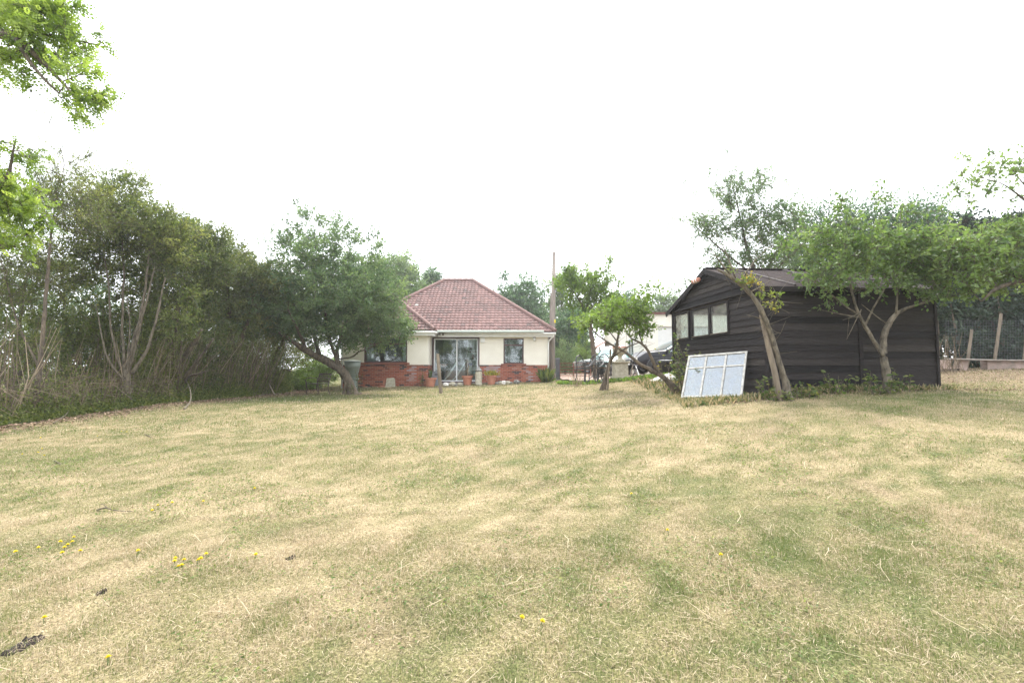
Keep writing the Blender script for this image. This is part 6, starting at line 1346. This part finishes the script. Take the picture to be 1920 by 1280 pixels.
# ------------------------------------------------------------------ thicket, undergrowth, litter, weeds
def stuff(name, b, mat, label, cat): return tag(mesh_obj(name, b, mat), label, cat, kind='stuff')
r = np.random.default_rng(91); b = Bd(); n = 1650
yy = np.where(np.arange(n) < 1400, r.uniform(12.5, 17.6, n), r.uniform(7.5, 12.8, n)); xx = hedge_x(yy) - .35 - np.abs(r.normal(0, .75, n)); zz = gtrue(xx, yy)
P = np.c_[xx, yy, zz - .02]; H = r.uniform(.7, 2.4, n) * (.6 + .6 * fbm(xx, yy, 3)); Q = P + np.c_[r.normal(.08, .2, n) * H, r.normal(0, .2, n) * H, H]
mid = (P + Q) / 2 + r.normal(0, .06, (n, 3)); rd_ = r.uniform(.005, .014, n)
b1_, b2_ = Bd(), Bd(); twigs(b1_, P, mid, rd_, rd_ * .8); twigs(b2_, mid, Q, rd_ * .8, rd_ * .3)
tn = r.random(n); b.add(np.concatenate(b1_.V), np.concatenate(b1_.Q), a=np.repeat(tn, 6)); b.add(np.concatenate(b2_.V), np.concatenate(b2_.Q), a=np.repeat(tn, 6))
stuff('dry_canes', b, drystem, 'thicket of dry brown upright canes along the hedge', 'thicket')
b = Bd(); n = 70000; yy = r.uniform(12.0, 18.5, n); xx = hedge_x(yy) - .25 - np.abs(r.normal(0, .7, n)); zz = gtrue(xx, yy) + np.abs(r.normal(0, 1.0, n)); P = np.c_[xx, yy, zz]
leaves(b, P, r.normal(size=(n, 3)) + [0, 0, .4], .085, 'narrow', np.clip(r.normal(.5, .28, n), 0, 1), r); stuff('thicket_leaves', b, lf_feather, 'narrow green leaves among the dry canes', 'foliage')
# brambles and dead stems at the near hedge foot
b = Bd(); n = 900; yy = r.uniform(5.5, 13, n); xx = hedge_x(yy) - .1 - np.abs(r.normal(0, .7, n)); P = np.c_[xx, yy, gtrue(xx, yy) - .02]; H = r.uniform(.25, 1.1, n)
az = r.uniform(0, 6.283, n); mid = P + np.c_[np.cos(az) * H * .25, np.sin(az) * H * .25, H * .75]; Q = P + np.c_[np.cos(az) * H * .9, np.sin(az) * H * .9, H * r.uniform(.2, 1.1, n)]
rd_ = r.uniform(.003, .008, n); b1_, b2_ = Bd(), Bd(); twigs(b1_, P, mid, rd_, rd_ * .8); twigs(b2_, mid, Q, rd_ * .8, rd_ * .4); tn = r.random(n) * .8
b.add(np.concatenate(b1_.V), np.concatenate(b1_.Q), a=np.repeat(tn, 6)); b.add(np.concatenate(b2_.V), np.concatenate(b2_.Q), a=np.repeat(tn, 6))
stuff('bramble_stems', b, drystem, 'tangle of dead stems at the hedge foot', 'undergrowth')
b = Bd(); n = 60000; yy = r.uniform(5.2, 16, n); xx = hedge_x(yy) + .1 - np.abs(r.normal(0, .85, n)); zz = gtrue(xx, yy) + np.abs(r.normal(0, .42, n)) * sstep(.3, -.6, xx - hedge_x(yy)) * (.5 + fbm(xx * 1.5, yy * 1.5, 44)); P = np.c_[xx, yy, zz + .01]
leaves(b, P, r.normal(size=(n, 3)) + [0, 0, .2], .055, 'diamond', np.clip(r.normal(.5, .3, n), 0, 1), r); stuff('bramble_leaves', b, lf_feather, 'low bramble foliage along the hedge foot', 'undergrowth')
b = Bd(); n = 16000; yy = r.uniform(4.5, 20, n); xx = hedge_x(yy) + r.normal(.15, .45, n); P = np.c_[xx, yy, gtrue(xx, yy) + r.uniform(.004, .03, n)]
leaves(b, P, r.normal(size=(n, 3)) * [1, 1, .25], .05, 'diamond', r.random(n), r, 1.5); stuff('leaf_litter', b, litter, 'brown dead leaves between hedge and lawn', 'litter')
# litter near the shed and right bank
b = Bd(); n = 9000; xx = r.uniform(3.6, 16, n); yy = np.where(r.random(n) < .35, SHC[1] - .2 + .09 * (xx - SHC[0]) + r.normal(0, .15, n), r.uniform(9.2, 13, n)); u_, w_ = shed_uv(xx, yy); k = ~((u_ > -.05) & (u_ < SHL + .05) & (w_ > -.05) & (w_ < SHW + .05)) & ((xx > 8) | (yy < 8.8)); xx, yy = xx[k], yy[k]; n = len(xx)
leaves(b, np.c_[xx, yy, gtrue(xx, yy) + r.uniform(.004, .02, n)], r.normal(size=(n, 3)) * [1, 1, .25], .045, 'diamond', r.random(n), r, 1.5); stuff('leaf_litter', b, litter, 'dry leaves and clippings around the shed and right bank', 'litter')
# tall dry grass at the shed and window foot
b = Bd(); n = 5200; sgm = r.random(n); xx = np.where(sgm < .5, r.uniform(3.0, 8.2, n), np.where(sgm < .8, r.uniform(3.1, 4.6, n), r.uniform(3.2, 5.2, n))); yy = np.where(sgm < .5, 8.2 + .09 * (xx - 4.6) - np.abs(r.normal(.03, .14, n)), np.where(sgm < .8, r.uniform(8.3, 9.7, n), r.uniform(9.6, 12.6, n)))
u_, w_ = shed_uv(xx, yy); k = ~((u_ > -.03) & (u_ < SHL + .03) & (w_ > -.03)); xx, yy = xx[k], yy[k]; n = len(xx)
leaves(b, np.c_[xx, yy, gtrue(xx, yy) - .01], np.c_[r.normal(0, .45, (n, 2)), np.ones(n)], .12 - .05 * (yy > 8.3) * (yy < 9.7), 'narrow', r.random(n), r, .1)
m_ = leafmat('rough_grass', (.06, .10, .03), (.2, .19, .08), (.42, .33, .2), trans=.3); stuff('rough_grass', b, m_, 'rough long grass round the shed, window and yard edge', 'grass')
b = Bd(); n = 1600; xx = r.uniform(1.9, 4.6, n); yy = np.interp(xx, [1.9, 3.6, 4.6], [19, 13.2, 12.4]) - np.abs(r.normal(0, .35, n)); leaves(b, np.c_[xx, yy, gtrue(xx, yy)], np.c_[r.normal(0, .6, (n, 2)), np.ones(n)], .14, 'oval', r.random(n), r, .3); stuff('kerb_weeds', b, lf_plum, 'bright green weeds along the yard kerb', 'weeds')
for k, (px, D_, h, m_, lab, nl) in enumerate([(1500, 7.8, .28, lf_weed, 'low leafy weed right of the leaning tree foot', 70), (1440, 7.75, .38, lf_weed, 'weed left of the thick stake', 80), (1530, 7.75, .22, lf_sick, 'yellow leaved weed at the shed wall', 40), (1560, 7.9, .42, lf_weed, 'bramble shoot with broad leaves before the left shed panel', 60), (1585, 7.85, .3, lf_plum, 'bright weed left of the shed cover strip', 40), (1640, 7.65, .42, lf_weed, 'bushy weed left of the forked tree foot', 140), (1690, 7.8, .26, lf_weed, 'small weed right of the forked tree foot', 60), (1475, 7.5, .2, lf_weed, 'low weed in front of the thick stake', 60), (1520, 7.6, .18, lf_weed, 'very low weed before the left shed panel', 50)]):
    weed(px, D_, h, m_, lab, 300 + k, nl, .1, .07, 'shed_weed', 'weeds along the shed wall')
for k, (px, D_, h, lab) in enumerate([(1252, 10.4, .9, 'tall yellowing weed before the dustbin'), (1278, 9.9, 1.0, 'climber growing over the left end of the discarded window'), (1295, 9.7, 1.15, 'climber hanging between the discarded window and the shed'), (1330, 9.4, .75, 'thin climber on the top of the discarded window')]):
    weed(px, D_, h, lf_weed if k else lf_sick, lab, 330 + k, 150 if k else 60, .12, .065, 'climber', None, 7)
b = Bd(); g = GP(1080, 14.0); r2 = np.random.default_rng(3)
for k in range(26):
    p = g + V3((r2.normal(0, .05), r2.normal(0, .05), -.02)); q = p + V3((r2.normal(0, .16), r2.normal(0, .12), r2.uniform(.25, .55))); b.tube([p, (p + q) / 2 + r2.normal(0, .02, 3), q], [.006, .005, .003], 4, a=r2.uniform(.6, 1))
single('dry_bush', b, drystem, g, 'pale dry twiggy plant left of the black chairs', 'plant')
# bare grey stems right of the shed
b = Bd(); g = W(1772, 680, 12.4); g[2] = gz(g[0], g[1])
for k in range(40):
    p = g + V3((r2.normal(0, .25), r2.normal(0, .2), -.05)); q = p + V3((r2.normal(0, .3), r2.normal(0, .2), r2.uniform(.4, 1.3))); b.tube([p, (p + q) / 2 + r2.normal(0, .06, 3), q], [.008, .006, .003], 4, a=r2.uniform(.3, .8))
single('bare_shrub', b, drystem, g, 'bare greyish twiggy shrub just right of the shed', 'shrub')
# fallen branches
def branch(pts, r0, mat, label, name='fallen_branch', subs=()):
    P = [GR(*p) + V3((0, 0, h)) for *p, h in pts]; b = Bd(); sp = smooth_path(np.array(P), 12); b.tube(sp, np.linspace(r0, r0 * .35, 12), 7)
    for u, dv in subs:
        p = sp[int(u * 11)]; b.tube([p, p + V3(dv) * .5 + V3((0, 0, .01)), p + V3(dv)], [r0 * .5, r0 * .4, r0 * .2], 5)
    return single(name, b, mat, P[0], label, 'branch')
branch([(266, 764, .02), (275, 755, .12), (292, 752, .2), (312, 739, .35)], .022, barkp, 'pale curved branch lying at the foot of the cut hedge tree')
branch([(345, 768, .02), (358, 760, .1), (357, 756, .35), (344, 752, .75)], .024, barkp, 'forked pale branch propped against the thicket', subs=[(.35, (-.25, -.1, -.12))])
branch([(515, 742, .02), (508, 740, .25), (500, 739, .55)], .035, post, 'pale plank like branch leaning at the thicket end')
branch([(485, 744, .03), (498, 742, .08), (506, 741, .03)], .02, barkp, 'pale branch on the ground before the thicket end')
branch([(462, 742, .15), (470, 741, .35), (488, 740, .4)], .018, barkp, 'thin pale branch caught in the cane thicket')
branch([(100, 795, .02), (122, 788, .1), (128, 783, .14)], .012, twigm, 'small twig at the hedge litter edge')
branch([(182, 958, .01), (196, 957, .03), (215, 960, .015), (248, 961, .012)], .007, twigm, 'bent bare twig lying on the left lawn', subs=[(.3, (-.08, .02, .03))])
branch([(272, 815, .01), (280, 819, .012), (287, 822, .01)], .008, bark, 'short dark stick on the far left lawn')
branch([(102, 865, .01), (115, 872, .01)], .008, bark, 'short dark stick below the hedge on the lawn')
# soil scrapes on the lawn
def scrape(px0, py0, px1, py1, wd, label, seed):
    r = np.random.default_rng(seed); a, c = GR(px0, py0), GR(px1, py1); L = np.linalg.norm(c - a); d = (c - a) / L; s = nrm((-d[1], d[0], 0)); n, m = 18, 9; P = []
    for i in range(n):
        for j in range(m):
            u_, v_ = i / (n - 1), j / (m - 1) * 2 - 1; ww = wd * math.sin(math.pi * min(.97, max(.06, u_))) ** .5 * (1 + r.normal(0, .16))
            p = a + d * L * u_ + s * v_ * ww; hgt = (.004 * (1 - v_ * v_) * math.sin(math.pi * u_) + abs(r.normal(0, .009))) if abs(v_) < .98 and 0 < i < n - 1 else -.02
            P.append((p[0], p[1], gz(p[0], p[1]) + hgt))
    b = Bd(); b.add(P, [(i * m + j, i * m + j + 1, (i + 1) * m + j + 1, (i + 1) * m + j) for i in range(n - 1) for j in range(m - 1)])
    return single('soil_scrape', b, soil, a, label, 'soil', 'bare soil scrapes in the lawn')
scrape(2, 1232, 86, 1190, .05, 'long dark earth scrape at the lower left corner', 1); scrape(178, 1116, 202, 1108, .016, 'small dark earth scrape in the left foreground', 2); scrape(534, 1050, 556, 1045, .018, 'dark earth scrape near the yellow flowers', 3)
# yellow flowers
fp = [(92, 425), (215, 405), (329, 370), (379, 388), (363, 403), (352, 430), (445, 423), (404, 347), (410, 370), (780, 420), (980, 466), (978, 479), (1030, 477), (1003, 515), (1022, 505), (1157, 440), (1120, 463), (1115, 478), (887, 162), (863, 187), (967, 142), (1143, 138), (250, 808), (608, 1040), (1430, 63), (1435, 440)]
fpx = [(x / 3, 900 + y / 3) for x, y in fp] + [(x / 4.92, 640 + y / 4.92) for x, y in [(1115, 847), (1170, 850), (903, 890), (372, 905), (390, 1010), (343, 1043), (403, 1073), (215, 1058)]] + [(900 + x / 3.2, 900 + y / 3.2) for x, y in [(243, 852), (365, 880), (915, 103), (1130, 328), (1450, 475)]]
proto = None
for k, (x, y) in enumerate(fpx):
    p = GR(x, y); sz = 1.0
    if proto is None:
        t = Thing('yellow_flower', 'small yellow dandelion like flower in the dry lawn', 'flower', p, 0, 'yellow flowers scattered on the lawn', local=True); rr = np.random.default_rng(1)
        b = Bd(); b.tube([(0, 0, -.02), (.003, .002, .015), (0, 0, .035)], .0018, 5); t.part('stem', b, stemgreen)
        b = Bd()
        for ring, (nq, rad, zz_) in enumerate(((16, .0125, .032), (13, .0095, .0335), (9, .006, .035))):
            for q_ in range(nq):
                a_ = q_ * 2 * math.pi / nq + ring * .2; ca, sa = math.cos(a_), math.sin(a_); L = rad * rr.uniform(.85, 1.1); wdt = .0032
                b.add([(0, 0, zz_ - .003), (ca * L * .6 - sa * wdt, sa * L * .6 + ca * wdt, zz_ + .002), (ca * L, sa * L, zz_ + .003 * ring), (ca * L * .6 + sa * wdt, sa * L * .6 - ca * wdt, zz_ + .002)], [(0, 3, 2, 1)])
        t.part('petals', b, yellow); proto = t.e
    else: proto_c = copy_tree(proto, p, rz=k * 1.3); proto_c.rotation_euler = (rr.normal(0, .15) + .2, rr.normal(0, .15), k * 1.3)
proto.rotation_euler = (.2, 0, 0)
fl_all = [o for o in COL.objects if o.name.startswith('yellow_flower')]
for o, lab in zip([fl_all[i] for i in (9, 22, 23, 24, 25, 34, 35, 36, 37, 38)], ['lone yellow flower between the two left flower clusters', 'yellow flower just above the long dark earth scrape', 'lone yellow flower near the bottom edge at left', 'small lone yellow flower in the middle left lawn', 'faint yellow flower near the earth scrape in mid lawn', 'left of the two yellow flowers in the bottom centre', 'right of the two yellow flowers in the bottom centre', 'far small yellow flower in the centre of the lawn', 'single yellow flower in the middle right lawn', 'rightmost yellow flower on the lawn']): o['label'] = lab

# ------------------------------------------------------------------ air
HAZE = 0.0012
if HAZE:
    b = Bd(); b.box((-430, -430, -3.0), (430, 430, 16)); m = bpy.data.materials.new('haze'); m.use_nodes = True; n, l = m.node_tree.nodes, m.node_tree.links
    n.remove(n['Principled BSDF']); v = n.new('ShaderNodeVolumePrincipled'); v.inputs['Color'].default_value = (.95, .97, 1, 1); v.inputs['Density'].default_value = HAZE; v.inputs['Anisotropy'].default_value = .5
    l.new(v.outputs[0], n['Material Output'].inputs['Volume'])
    tag(mesh_obj('haze', b, m), kind='stuff', label='thin bright summer haze filling the air')
